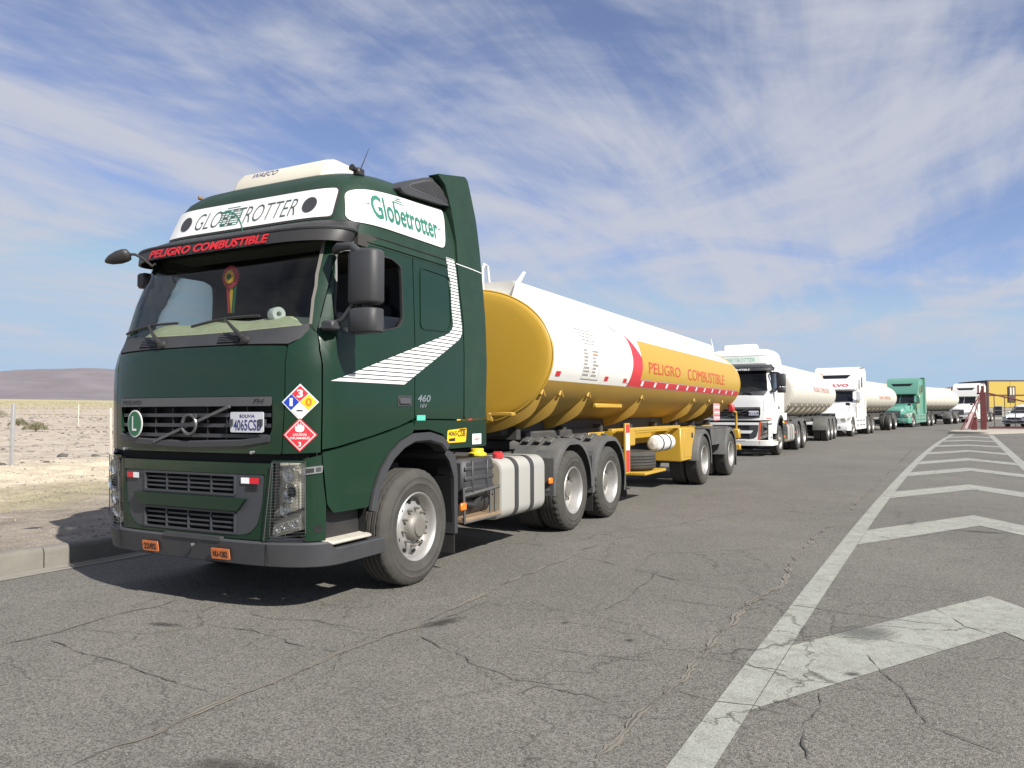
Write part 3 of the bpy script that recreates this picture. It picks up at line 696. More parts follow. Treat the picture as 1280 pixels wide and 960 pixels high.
def make_fh(M, o):
    """cab-over tractor with high roof; M: materials, o: options"""
    root = empty(o['name'], (0, 0, 0)); P = M['paint']; PU = M.get('upper', P)
    def sh(name, out, mp, mat, parent=root, **k):
        mb = MB(); sheet(mb, out, mp, **k); return mb.build(name, mat, parent, 50)
    # --- front lid with grille opening
    gr = rpoly([(-.868, 1.585), (-.868, 1.40), (-.83, 1.325), (-.6, 1.285), (0, 1.268), (.6, 1.285), (.83, 1.325), (.868, 1.40), (.868, 1.585), (.868, 1.65), (-.868, 1.65)], .03)
    lid = sh('front_lid', rpoly([(-.94, 1.212), (.94, 1.212), (.962, 1.6), (.958, 2.03), (.5, 2.043), (0, 2.046), (-.5, 2.043), (-.958, 2.03), (-.962, 1.6)], .02), FM, P, holes=[gr], du=.07, dv=.09, th=.03)
    sh('grille_backing', [(-.92, 1.25), (.92, 1.25), (.92, 1.68), (-.92, 1.68)], FM, DEEP, lid, off=-.075, du=.1, dv=.2)
    st = sh('grille_strip', rrect(-.862, .862, 1.575, 1.646, .012), FM, SILVER, lid, off=.006, th=.03, du=.08, dv=.1)
    text('lettering', o.get('mark', 'VOLVO'), (-.835, -.56, 1.592, 1.628), FM, PRINTK, st, .0085, .02)
    text('lettering', 'FH', (.70, .80, 1.592, 1.628), FM, PRINTK, st, .0085, .015, .25)
    for z in (1.345, 1.425, 1.505):
        x = .852 if z > 1.4 else .80
        sh('grille_slat', [(-x, z-.014), (x, z-.014), (x, z+.014), (-x, z+.014)], FM, GRILLE, lid, off=-.012, th=.035, du=.1, dv=1)
    mb = MB()
    for x in (-.62, -.41, -.2, .2, .41, .62): mb.box((x, cfront(x, 1.43)+.045, 1.43), (.008, .05, .28))
    mb.each('grille_rib', BLACK, lid)
    lo = [(-.85, 1.335), (-.6, 1.298), (0, 1.28), (.6, 1.298), (.85, 1.335)]
    mb = MB(); mb.loft([[FM(x, z-.028, .0), FM(x, z-.028, .014), FM(x, z+.012, .017), FM(x, z+.022, .006), FM(x, z+.018, -.03)] for x, z in [(x_, interp(lo, x_)) for x_ in [-.85+i*.085 for i in range(21)]]])
    mb.build('grille_chin', GRILLE, lid)
    d0, d1 = Vector((-.385, 1.288)), Vector((.475, 1.572)); dn = Vector((-(d1-d0).y, (d1-d0).x)).normalized()*.0115
    sh('diagonal_bar', [tuple(d0-dn), tuple(d1-dn), tuple(d1+dn), tuple(d0+dn)], FM, CHROME if M.get('shiny') else SILVER, lid, off=.024, th=.02, du=.06, dv=.5)
    mb = MB(); mb.lathe([(.062, 0), (.072, .012), (.084, .012), (.09, 0), (.062, 0)], AX((.045, -1.452, 1.43), (1, 0, 0), (0, 0, 1), (0, -1, 0)), 32)
    mb.tube([(.10, -1.458, 1.485), (.128, -1.458, 1.513)], [.012, .001], 6); mb.tube([(.098, -1.458, 1.513), (.128, -1.458, 1.513), (.128, -1.458, 1.485)], .005, 5)
    em = fix_normals(mb.build('emblem', SILVER, lid)); mb = MB(); mb.box((.045, -1.463, 1.43), (.155, .008, .03)); mb.build('emblem_bar', DGREY, em)
    # --- stickers and number plate on the lid
    if o.get('plate'):
        mb = MB(); sheet(mb, rrect(.505, .815, 1.375, 1.53, .012), FM, off=.035, th=.008, du=.1, dv=.2); pl = mb.build('number_plate', PLATE, lid)
        text('lettering', o['plate'], (.54, .795, 1.39, 1.472), FM, PRINTN, pl, .037, .012)
        if o.get('hero'): text('lettering', 'BOLIVIA', (.60, .74, 1.487, 1.512), FM, PRINTN, pl, .037, .01)
        for x in (.52, .80):
            mb = MB(); mb.box((x, cfront(x, 1.45)-.02, 1.45), (.03, .05, .05)); mb.build('plate_bracket', GRILLE, pl)
    if o.get('hero'):
        d = sh('badge', circ(-.612, 1.435, .098, .113, 32), FM, SIGNW, lid, off=.03, th=.006, du=.06, dv=.06); sh('badge_field', circ(-.612, 1.435, .088, .102, 32), FM, LDISC, d, off=.0325, du=.06, dv=.06)
        text('lettering', 'L', (-.642, -.582, 1.375, 1.497), FM, SIGNW, d, .035, .01)
        for x in (-.78, .70): mb = MB(); mb.lathe([(0, .03), (.014, .026), (.016, 0)], AX(FM(x, 1.222), (1, 0, 0), (0, 0, 1), (0, -1, 0)), 10); mb.build('lid_bolt', CHROME, lid)
    # --- corner panels
    for s, mp in ((1, SMR), (-1, SML)):
        fl = s < 0
        e1 = [(y_of_x(interp([(1.212, .948), (1.6, .970), (2.04, .966)], z), z), z) for z in (1.215, 1.3, 1.4, 1.5, 1.6, 1.7, 1.8, 1.9, 2.0, 2.035)]
        out = [(-1.212, 1.225)]+[(-1.212, z) for z in (1.4, 1.6, 1.8, 2.0)]+[(-1.185, 2.13), (y_of_x(1.075, 2.17), 2.17), (y_of_x(1.03, 2.085), 2.085)]+e1[::-1]
        cp = sh('corner_panel', out, mp, P, du=.025, dv=.09, th=.02, flip=not fl if False else fl)
        # A pillar between windscreen and door window
        wy = lambda z: y_of_x(1.075+(1.005-1.075)*(z-2.2)/.7, z)
        dy = lambda z: interp([(2.13, -1.19), (2.24, -1.155), (2.5, -1.065), (2.82, -.945), (2.9, -.92)], z)
        out = [(dy(z), z) for z in (2.135, 2.3, 2.5, 2.7, 2.9)]+[(wy(z), z) for z in (2.9, 2.7, 2.5, 2.3, 2.2)]
        sh('windscreen_pillar', out, mp, P, du=.03, dv=.08, th=.03, flip=fl)
        out = [(wy(z)+.003, z) for z in (2.2, 2.4, 2.6, 2.9)]+[(wy(z)-.010, z) for z in (2.9, 2.6, 2.4, 2.2)]
        sh('windscreen_seal', out, mp, pm('grey_seal', (.13, .12, .105), .7), off=.006, du=.03, dv=.08, flip=fl)
    # --- windscreen and wiper cowl
    wb = [(-1.062, 2.225), (-1.0, 2.195), (-.8, 2.178), (-.5, 2.165), (0, 2.160), (.5, 2.165), (.8, 2.178), (1.0, 2.195), (1.062, 2.225)]
    ws = sh('windscreen', wb+[(.985, 2.895), (-.985, 2.895)], FM, GLASS, off=.002, du=.08, dv=.08)
    cowl = sh('wiper_cowl', [(-.965, 2.047), (-.5, 2.056), (0, 2.059), (.5, 2.056), (.965, 2.047), (1.035, 2.09), (1.07, 2.16), (1.062, 2.203)]+[(x, z-.004) for x, z in wb[::-1]][1:]+[(-1.07, 2.16), (-1.035, 2.09)], FM, DGREY, off=.0, du=.06, dv=.03, th=.03)
    for x in (-.52, .42):
        v = sh('cowl_vent', rrect(x-.14, x+.10, 2.068, 2.135, .015), FM, DEEP, cowl, off=.004, du=.1, dv=.1)
        for i in range(4): sh('vent_louvre', [(x-.13, 2.075+i*.014), (x+.09, 2.075+i*.014), (x+.09, 2.081+i*.014), (x-.13, 2.081+i*.014)], FM, GRILLE, v, off=.012, th=.006, du=.2, dv=1)
    for x0, x1, z1 in ((-.36, -.60, 2.245), (.58, .30, 2.255)):
        mb = MB(); a = FM(x0, 2.085, .03); b = FM(x1+.02, z1, .035); mb.tube([a, a*.6+b*.4+Vector((0, -.02, .01)), b], [.020, .015, .010], 8); mb.lathe([(.04, 0), (.037, .03), (.015, .045), (0, .045)], AX(a+Vector((0, .03, -.01)), (1, 0, 0), (0, 0, 1), (0, -1, 0)), 12)
        wp = mb.build('wiper', BLACK, root)
        mb = MB(); mb.tube([FM(x1-.36+.72*i/8, z1-.035+.02*sin(i/8*pi)+.05*(i/8), .018) for i in range(9)], .011, 6); mb.build('wiper_blade', BLACK, wp)
    # --- upper cab and roof
    zs = [2.9, 2.97, 3.04, 3.12, 3.2, 3.28, 3.36, 3.42, 3.48, 3.52, 3.56, 3.59, 3.62, 3.64, 3.66, 3.672, 3.68]
    thl = [-pi/2+pi*i/44 for i in range(45)]; YR = .70
    rings = []
    for z in zs:
        y0 = interp(YF, z)+interp(DD, z); r = [UM(t, z) for t in thl]; w_ = interp(WW, z)
        sd = [y0+(YR-y0)*k/6 for k in range(1, 7)]
        rings.append([Vector((-w_, y, z)) for y in sd[::-1]]+r+[Vector((w_, y, z)) for y in sd])
    mb = MB(); mb.loft(rings, closed=False, cap=False); n = len(rings[0]); base = (len(rings)-1)*n; mb.f.append(tuple(range(base, base+n)))
    mb.f.append(tuple(i*n for i in range(len(rings)))+tuple((len(rings)-1-i)*n+n-1 for i in range(len(rings))))
    roof = fix_normals(mb.build('roof', PU, root, 40))
    # seams along the side of the roof
    for s in (1, -1):
        for z, r in ((2.925, .011), (2.985, .006)):
            mb = MB(); mb.tube([SMs(s)(y, z+.06*0, .002) for y in [-.80+i*.12 for i in range(12)]], r, 6); mb.build('roof_seam', PU if z < 2.95 else BLACK, roof)
    # --- rear wall, rear side panel, doors
    mb = MB(); mb.box((0, .74, 2.2), (2.36, .03, 2.0)); mb.build('rear_wall', P, root)
    arch = [(-.70, .735), (-.655, .90), (-.56, 1.06), (-.43, 1.19), (-.27, 1.285), (-.09, 1.34), (.16, 1.345), (.38, 1.30), (.49, 1.225)]
    for s, mp in ((1, SMR), (-1, SML)):
        fl = s < 0
        win = rpoly([(-1.055, 2.30), (-1.045, 2.37), (-.955, 2.795), (-.90, 2.83), (-.36, 2.845), (-.235, 2.80), (-.225, 2.68), (-.225, 2.33), (-.28, 2.255), (-.40, 2.225), (-.90, 2.135), (-1.02, 2.15)], .035)
        if s < 0: win = rpoly([(-1.055, 2.30), (-1.045, 2.37), (-.955, 2.815), (-.90, 2.855), (-.22, 2.868), (-.115, 2.83), (-.10, 2.70), (-.10, 2.36), (-.15, 2.285), (-.30, 2.24), (-.90, 2.135), (-1.02, 2.15)], .035)
        dout = [(-1.202, 1.245), (-1.202, 2.0), (-1.18, 2.135), (-1.148, 2.24), (-1.06, 2.5), (-.94, 2.82), (-.905, 2.897), (-.065, 2.897), (-.065, 1.47), (-.28, 1.41), (-.66, 1.335)]
        door = sh('door', dout, mp, P, holes=[win], du=.06, dv=.09, th=.035, flip=fl)
        # rubber frame of the window
        wi = [(u*.965-.0227, (v-2.5)*.965+2.5) for u, v in win]
        sh('window_seal', win, mp, BLACK, door, holes=[wi], off=.004, th=.02, du=.06, dv=.09, flip=fl)
        if s > 0 and o.get('hero'):
            gp = [(-1.045, 2.29), (-1.04, 2.31), (-.23, 2.345), (-.228, 2.33), (-.28, 2.258), (-.40, 2.228), (-.90, 2.138), (-1.02, 2.155)]
            sh('door_glass', gp, mp, GLASSD, door, off=-.02, du=.1, dv=.1, flip=fl)
        else: sh('door_glass', win, mp, GLASSD, door, off=-.02, du=.1, dv=.1, flip=fl)
        lowd = rpoly([(-1.205, 1.225), (-.66, 1.322), (-.45, 1.36), (-.10, 1.44), (-.075, 1.38), (-.11, 1.345), (-.29, 1.29), (-.45, 1.195), (-.585, 1.06), (-.675, .90), (-.715, .765), (-1.12, .765), (-1.165, .83)], .02)
        sh('door_skirt', lowd, mp, P, door, off=.014, du=.05, dv=.09, th=.04, flip=fl)
        h = sh('door_handle', rrect(-.315, -.105, 1.578, 1.672, .012), mp, DGREY, door, off=.004, th=.02, du=.1, dv=.1, flip=fl)
        sh('handle_grip', rrect(-.295, -.14, 1.60, 1.648, .012), mp, SILVER, h, off=.016, th=.012, du=.1, dv=.1, flip=fl)
        sp = [(-.052, 1.47), (-.052, 2.897), (.70, 2.897), (.775, 2.4), (.775, 1.455)]
        rp = sh('sleeper_panel', sp, mp, P, du=.1, dv=.12, th=.03, flip=fl)
        rc_ = rpoly([(.03, 2.27), (.05, 2.845), (.555, 2.83), (.565, 2.36), (.5, 2.29)], .06); ri = [((u-.3)*.95+.3, (v-2.55)*.95+2.55) for u, v in rc_]
        sh('panel_bead', rc_, mp, P, rp, holes=[ri], off=.009, th=.012, du=.1, dv=.1, flip=fl)
        low = [(-.05, 1.458), (.63, 1.445), (1.205, 1.445), (1.215, 1.20), (1.19, 1.18), (.505, 1.18), (.49, 1.25), (.38, 1.325), (.16, 1.37), (-.07, 1.37), (-.085, 1.39)]
        skirt = sh('side_skirt', low, mp, P, off=.012, du=.1, dv=.1, th=.04, flip=fl)
        # wheel arch trim
        pr = [SMs(1)(y, z) for y, z in arch]; rg = []
        for i, (y, z) in enumerate(arch):
            a = arch[max(0, i-1)]; b = arch[min(len(arch)-1, i+1)]; t = Vector((b[0]-a[0], b[1]-a[1])).normalized(); nn = Vector((t.y, -t.x)); wdt = .085
            q = [(0, .0), (0, .026), (wdt*.8, .030), (wdt, .012), (wdt, -.12), (wdt*.9, -.12), (wdt*.85, -.0)]
            rg.append([Vector((s*(1.24+e), y+nn.x*d, z+nn.y*d)) for d, e in q])
        mb = MB(); mb.loft(rg, True, True); fix_normals(mb.build('wheel_arch_trim', DGREY, root, 40))
        # inner arch
        mb = MB(); mb.loft([[Vector((s*1.2, y*.97, z-.03)), Vector((s*.62, y*.97, z-.03))] for y, z in [(-.72, .45)]+arch+[(.62, .95), (.66, .5)]], False, False); mb.build('wheel_arch_liner', DEEP, root)
    # --- lettering and decals of the right side
    if o.get('hero'):
        sd = sh('sign_panel', rpoly([(-.80, 3.085), (.50, 3.09), (.585, 3.49), (.50, 3.485), (-.60, 3.395), (-.72, 3.36)], .07, 5), SMR, SIGNW, roof, off=.010, th=.012, du=.06, dv=.05)
        text('lettering', 'Globetrotter', (-.56, .40, 3.155, 3.365), SMR, PRINTG, sd, .0125, .022, 0, rise=.0)
        sh('sign_flourish', [(-.66, 3.27), (-.57, 3.262), (-.57, 3.277)], SMR, PRINTG, sd, off=.0125); sh('sign_flourish', [(.41, 3.255), (.49, 3.265), (.41, 3.27)], SMR, PRINTG, sd, off=.0125)
        for i, (a, b) in enumerate(((-.30, -.12), (-.26, -.14), (-.24, -.16))): sh('sign_flourish', [(a, 3.355+i*.02), (b, 3.358+i*.02), (b, 3.366+i*.02), (a+.03, 3.366+i*.02)], SMR, PRINTG, sd, off=.0125)
        # swoosh of white bars
        bars = MB(); ztop = 3.01; zb = 1.765
        def edges(z):
            if z > 2.36: return interp([(2.36, .588), (3.01, .505)], z), interp([(2.33, .752), (3.01, .655)], z)
            l = interp([(1.765, -1.15), (2.27, .50), (2.32, .565), (2.36, .588)], z); r = interp([(1.765, -.225), (2.235, .70), (2.29, .745), (2.36, .752)], z); return l, r
        z = zb
        while z < ztop:
            h_ = .026 if z < 2.36 else .022; z2 = min(z+h_, ztop); a, b = edges(z); c, d = edges(z2)
            q = [(a, z), (b, z), (d, z2), (c, z2)]
            if q[1][0]-q[0][0] > .01: sheet(bars, q, SMR, off=.0055, du=.03, dv=.5)
            if False:
                q = [(.645, z), (b, z), (max(d, .646), z2), (.645, z2)]; bars.add(*(lambda pp: ([(1.262-.022*max(0, (v-2.0)/1.), u, v) for u, v in pp], [(0, 1, 2, 3)]))(q))
            z += .0345 if z < 2.36 else .031
        bars.each('stripe_bar', SIGNW, root)
        text('lettering', '460', (-.018, .19, 1.618, 1.682), SMR, CHROME, skirt, .004, .02, .2); text('lettering', '16V', (.02, .135, 1.566, 1.602), SMR, CHROME, skirt, .004, .02, .2)
        sh('sticker', rrect(-.045, .09, 1.452, 1.50, .004), SMR, pm('teal_sticker', (.10, .50, .38), .4), skirt, off=.0155)
        ys = sh('sticker', rpoly([(.455, 1.235), (.80, 1.235), (.815, 1.372), (.465, 1.355)], .02), SMR, YELP, skirt, off=.015); ys['label'] = 'yellow sticker with black lettering'
        text('lettering', '4065', (.48, .63, 1.30, 1.345), SMR, PRINTK, ys, .0165, .02); text('lettering', 'CSB', (.64, .79, 1.29, 1.35), SMR, PRINTK, ys, .0165, .02); sh('sticker_block', [(.49, 1.25), (.60, 1.25), (.60, 1.28), (.49, 1.275)], SMR, PRINTK, ys, off=.0165); sh('sticker_block', [(.68, 1.35), (.80, 1.352), (.80, 1.365), (.68, 1.362)], SMR, PRINTK, ys, off=.0165)
        wst = sh('sticker', rrect(.925, 1.105, 1.205, 1.31, .006), SMR, SIGNW, skirt, off=.015)
        sh('sticker_block', [(.95, 1.25), (1.08, 1.25), (1.08, 1.262), (.95, 1.262)], SMR, PRINTGY, wst, off=.0165); sh('sticker_block', [(1.01, 1.22), (1.022, 1.22), (1.022, 1.295), (1.01, 1.295)], SMR, RED, wst, off=.017)
        # hazard diamonds on the corner panel, laid on the rounded corner by arc length
        def arc(zr):
            t = [0.35+i*.005 for i in range(244)]; p = [UM(a, zr) for a in t]; s_ = [0]
            for a, b in zip(p, p[1:]): s_.append(s_[-1]+(b-a).length)
            return t, s_
        ta, sa = arc(1.5); tx0 = min(range(len(ta)), key=lambda i: abs(UM(ta[i], 1.5).x-1.075)); s0 = sa[tx0]
        def DM(u, v, off=0.): return UM(interp(list(zip(sa, ta)), s0+u), v, off)
        def diamond(name, zc_, r, mat, off): return sh(name, [(0, zc_-r), (r, zc_), (0, zc_+r), (-r, zc_)], DM, mat, off=off, du=.03, dv=.05)
        a = diamond('hazard_diamond', 1.603, .138, SIGNW, .006); a['label'] = 'white edged diamond of red, blue, yellow and white fields'
        for nm, cx_, cz_, mt in (('red', 0, .064, REDP), ('blue', -.064, 0, BLUE), ('yellow', .064, 0, YELP), ('white', 0, -.064, SIGNW)):
            q = sh('diamond_field', [(cx_, 1.603+cz_-.060), (cx_+.060, 1.603+cz_), (cx_, 1.603+cz_+.060), (cx_-.060, 1.603+cz_)], DM, mt, a, off=.0085, du=.03, dv=.05)
            ch = {'red': '3', 'blue': '1', 'yellow': '0', 'white': '-'}[nm]; hw = .022 if ch != '1' else .012; hh = .03 if ch != '-' else .005
            text('lettering', ch, (cx_-hw, cx_+hw, 1.603+cz_-hh, 1.603+cz_+hh), DM, SIGNW if nm in ('red', 'blue') else (pm('amber_print', (.55, .16, .01), .5) if nm == 'yellow' else PRINTK), a, .0105, .03, du=.03)
        b = diamond('flammable_diamond', 1.357, .128, REDP, .006); b['label'] = 'red flammable liquid diamond with white flame'
        sh('diamond_border', [(0, 1.357-.115), (.115, 1.357), (0, 1.357+.115), (-.115, 1.357)], DM, SIGNW, b, holes=[[(0, 1.357-.107), (-.107, 1.357), (0, 1.357+.107), (.107, 1.357)][::-1]], off=.008, du=.03, dv=.05)
        fl_ = [(-.03, 1.385), (-.036, 1.41), (-.028, 1.43), (-.022, 1.415), (-.012, 1.447), (-.002, 1.425), (.008, 1.45), (.016, 1.42), (.026, 1.435), (.034, 1.41), (.03, 1.388), (.012, 1.378), (-.012, 1.378)]
        sh('flame_symbol', fl_, DM, SIGNW, b, off=.009, du=.03, dv=.1)
        text('lettering', 'LIQUIDOS', (-.05, .05, 1.348, 1.368), DM, SIGNW, b, .0095, .02, du=.03); text('lettering', 'INFLAMABLES', (-.072, .072, 1.324, 1.343), DM, SIGNW, b, .0095, .02, du=.03); text('lettering', '3', (-.011, .011, 1.27, 1.305), DM, SIGNW, b, .0095, .02, du=.03)
    # --- front roof sign, visor
    fs_ = sh('roof_sign', rpoly([(-.965, 3.122), (.965, 3.122), (.945, 3.388), (-.945, 3.388)], .035), FM, SIGNW if o.get('hero') else pm('pale_sign', (.55, .60, .56), .4), roof, off=.010, th=.012, du=.07, dv=.06)
    sh('sign_rim', rpoly([(-.985, 3.105), (.985, 3.105), (.962, 3.405), (-.962, 3.405)], .045), FM, BLACK, roof, off=.0045, du=.07, dv=.06)
    if o.get('hero'):
        for x in (-.735, .735):
            sp_ = sh('round_lamp', circ(x, 3.245, .068, .066, 24), FM, DGREY, fs_, off=.016, th=.008, du=.1, dv=.1); sh('lamp_rim', circ(x, 3.245, .072, .070, 24), FM, SILVER, fs_, holes=[circ(x, 3.245, .066, .064, 24)[::-1]], off=.015, du=.1, dv=.1)
        text('lettering', 'GLOBETROTTER', (-.60, .60, 3.165, 3.325), FM, PRINTD, fs_, .0125, -.012, .22)
        gl = MB()   # the striped globe behind the letters
        for i in range(9):
            zz = 3.165+i*.022; hw = sqrt(max(0, .118**2-(zz-3.245)**2))*1.15; x0 = -.165
            if hw > .02: sheet(gl, [(x0-hw, zz-.004), (x0+hw, zz-.004), (x0+hw, zz+.004), (x0-hw, zz+.004)], FM, off=.0118, du=.1, dv=.1)
        sheet(gl, [(-.30+i*.05, 3.305-.006*(i-1)**2-.004) for i in range(9)]+[(-.30+i*.05, 3.313-.006*(i-1)**2+.004) for i in range(8, -1, -1)], FM, off=.0135, du=.2, dv=.2)
        gl.build('globe_print', PRINTG, fs_)['kind'] = 'stuff'
    elif o.get('sign'): text('lettering', o['sign'], (-.6, .6, 3.18, 3.32), FM, pm('faint_green_print', (.22, .38, .30), .5), fs_, .0125, .01, .2)
    vis = MB(); rg = []
    for i in range(37):
        th = (-.99+1.98*i/36)
        a = UM(th, 3.095, .002); b0 = UM(th, 3.03, .0); n_ = (UM(th, 3.0, .1)-UM(th, 3.0, 0)).normalized(); k = 1-.8*(abs(th)/.99)**9
        p1 = a; p2 = UM(th, 3.075, .05*k); p3 = UM(th, 2.995, .175*k); p4 = UM(th, 2.965, .175*k); p5 = UM(th, 2.872, .135*k); p6 = UM(th, 2.876, .12*k); p7 = UM(th, 2.95, .13*k); p8 = UM(th, 3.05, .002)
        rg.append([p1, p2, p3, p4, p5, p6, p7, p8])
    vis.loft(rg, True, True); vo = fix_normals(vis.build('sun_visor', BLACK if o.get('hero') else DGREY, root, 40))
    def VM(x, z, off=0.):
        th = math.asin(min(1, (abs(x)/1.2)**(interp(NN, z)/2)))*(1 if x > 0 else -1); k = 1-.8*(abs(th)/.99)**9; t = (z-2.872)/.093
        return UM(th, z, (.135+.04*t)*k+off+.004)
    if o.get('visor'): text('lettering', o['visor'], o['visbox'], VM, REDV if o.get('hero') else SIGNW, vo, .004, .035, .22, du=.05, dv=.03)
    mb = MB(); mb.tube([UM(-.99+1.98*i/36, 2.98, .180*(1-.8*(abs(-.99+1.98*i/36)/.99)**9)) for i in range(37)], .014, 6); mb.build('visor_lip', DGREY, vo)
    # --- roof air conditioner
    mb = MB(); ACM = M.get('ac', pm('ac_housing', (.60, .56, .46), .5, var=.05, dust=.1))
    secs = [(-.50, .53, 3.60, 3.63), (-.46, .56, 3.60, 3.72), (-.39, .57, 3.60, 3.80), (-.28, .57, 3.6, 3.835), (-.05, .56, 3.6, 3.835), (.10, .52, 3.6, 3.78), (.16, .46, 3.6, 3.68)]
    rg = []
    for y, hw, z0, z1 in secs:
        r = min(.07, (z1-z0)*.45); rg.append([Vector((-hw-.02, y, z0)), Vector((-hw, y, z1-r)), Vector((-hw+r*.35, y, z1-r*.3)), Vector((-hw+r, y, z1)), Vector((hw-r, y, z1)), Vector((hw-r*.35, y, z1-r*.3)), Vector((hw, y, z1-r)), Vector((hw+.02, y, z0))])
    mb.loft(rg, True, True); ac = fix_normals(mb.build('roof_air_conditioner', ACM, root, 30))
    if o.get('hero'):
        def ACm(x, z, off=0.): t = (z-3.72)/.08; return Vector((x, -.46+.07*t-.002-off, z))
        text('lettering', 'WAECO', (-.36, -.04, 3.73, 3.79), ACm, PRINTN, ac, .003, .0)
    # --- antenna, horn, marker lamps
    if o.get('hero'):
        mb = MB(); mb.box((.93, -.46, 3.60), (.07, .09, .07), .012); mb.cyl((.93, -.50, 3.61), (.93, -.56, 3.62), .02, .03, 10); an = mb.build('roof_antenna', BLACK, root)
        mb = MB(); mb.tube([(.93, -.44, 3.63), (.96, -.36, 3.84)], [.006, .002], 5); mb.build('whip', BLACK, an)
        mb = MB(); mb.box((-.86, -.60, 3.575), (.035, .05, .035), .008); mb.build('marker_lamp', RUST, root)
        for s in (1, -1):
            # side air deflectors behind the cab
            sl = [(.787, 1.46), (1.205, 1.46), (1.235, 2.0), (1.225, 2.5), (1.165, 2.98), (1.10, 3.5), (1.0, 3.885), (.955, 3.915), (.44, 3.81), (.57, 3.74), (.645, 3.52), (.70, 3.2), (.712, 2.9), (.787, 2.4)]
            def DFM(u, v, off=0.): x = 1.248-.032*max(0, (v-2.1))-.06*max(0, (v-3.1))**1.5+.008*sin((u-.78)/.45*pi)+off; return Vector((s*x, u, v))
            mb = MB(); sheet(mb, rpoly(sl, .03), DFM, du=.1, dv=.12, th=.11, flip=s < 0); df = mb.build('side_deflector', GREENF, root, 50)
            mb = MB(); sheet(mb, [(.68, 2.972), (1.165, 2.952), (1.165, 2.960), (.68, 2.980)], DFM, off=.003, du=.1, flip=s < 0); mb.build('deflector_seam', SIGNW, df)
            # ribbed intake at the roof corner
            ik = [(-.20, 3.505), (-.03, 3.61), (.30, 3.74), (.45, 3.785), (.62, 3.74), (.70, 3.56), (.58, 3.53), (-.12, 3.475)]
            def IKM(u, v, off=0.): return Vector((s*(1.155-.10*max(0, (v-3.5)/.3)+off), u, v))
            mb = MB(); sheet(mb, rpoly(ik, .05), IKM, off=.02, th=.22, du=.1, dv=.1, flip=s < 0); it = mb.build('roof_intake', DGREY, root, 50)
            mb = MB(); ii = rpoly([(-.06, 3.545), (.02, 3.61), (.32, 3.725), (.44, 3.755), (.575, 3.71), (.645, 3.575), (.55, 3.555)], .04); sheet(mb, ii, IKM, off=.023, du=.1, dv=.1, flip=s < 0); mb.build('intake_mesh', SILVER, it)
            mb = MB()
            for i in range(24):
                u = -.02+i*.0275; z0 = 3.565; z1 = interp([(-.06, 3.56), (.02, 3.60), (.32, 3.715), (.44, 3.745), (.56, 3.705), (.64, 3.58)], u)
                if z1 > z0+.02: mb.tube([IKM(u, z0, .026), IKM(u, z1-.01, .026)], .006, 4)
            mb.build('intake_ribs', DGREY, it)['kind'] = 'stuff'
        mb = MB(); mb.prism([(.30, 3.66), (.5, 3.70), (1.0, 3.86), (1.0, 3.80), (.45, 3.64)], lambda u, v, w_: (w_, u, v), -1.0, 1.0); mb.build('roof_spoiler', P, root)
    mb = MB(); mb.box((0, -1.12, .92), (1.75, .30, .62), .02); mb.build('front_light_block', DEEP, root)  # unseen box added to block light leaking onto the ground
    mb = MB(); mb.box((0, -.98, 1.2), (2.2, .55, .06)); mb.build('floor_light_block', DEEP, root)  # unseen slab added to stop light passing under the lid
    # --- mirrors
    def mirror(s):
        mb = MB(); a = SMs(s)(-1.10, 2.78); q = lambda x, y, z: Vector((s*x, y, z))
        mb.tube([q(1.14, -1.0, 2.80), q(1.24, -1.09, 2.80), q(1.40, -1.13, 2.785), q(1.47, -1.12, 2.73)], [.035, .032, .03, .03], 10); mb.tube([q(1.20, -1.13, 2.20), q(1.32, -1.13, 2.23), q(1.42, -1.11, 2.36)], .019, 8); mb.box(q(1.225, -1.155, 2.185), (.12, .10, .075), .015)
        arm = mb.each('mirror_arm', DGREY, root)[0]
        def housing(name, zc_, h, w_, d, mt):
            rg = []
            for t in (-1, -.985, -.94, -.86, 0, .86, .94, .985, 1):
                k = (1-max(0, (abs(t)-.86)/.14)**2*.22); kk = 1 if abs(t) < .99 else .7
                rg.append([q(1.495+w_/2*cx_*k*kk, -1.06+d*cy_*k*kk, zc_+h/2*t) for cx_, cy_ in ((-1, .35), (-1, -.35), (-.9, -.75), (-.6, -.92), (.1, -1), (.65, -.92), (.93, -.7), (1, -.3), (1, .35))])
            m = MB(); m.loft(rg, True, True); ob = fix_normals(m.build(name, mt, root, 50))
            m = MB(); m.box(q(1.475, -1.06+d*.36, zc_), (w_*.9, .012, h*.9), .005); m.build('mirror_glass', pm('mirror_glass', (.6, .62, .63), .03, metal=1, var=.01), ob); return ob
        housing('mirror_housing', 2.545, .42, .27, .10, DGREY); housing('wide_angle_mirror', 2.215, .19, .26, .10, DGREY)
        m = MB(); m.cyl(q(1.50, -1.09, 2.30), q(1.50, -1.09, 2.35), .02, n=10); m.cyl(q(1.42, -1.09, 2.30), q(1.42, -1.09, 2.35), .018, n=10); m.build('mirror_joint', DGREY, arm)
    mirror(1)
    if not o.get('hero'): mirror(-1)
    if o.get('hero') or True:
        mb = MB(); rg = []
        c = Vector((-.925, -1.40, 2.868)); ax = Vector((.83, .42, .30)).normalized(); n2 = Vector((.3, -.75, -.55)).normalized(); n2 = (n2-ax*n2.dot(ax)).normalized(); n3 = ax.cross(n2)
        for t, k in ((-.125, .08), (-.11, .35), (-.07, .72), (0, 1), (.06, 1), (.09, .85), (.105, .3)): rg.append([c+ax*t+(n2*cos(a_)*.04+n3*sin(a_)*.06)*k for a_ in [2*pi*i/12 for i in range(12)]])
        mb.loft(rg, True, True); fm = fix_normals(mb.build('front_mirror', BLACK, root, 60))
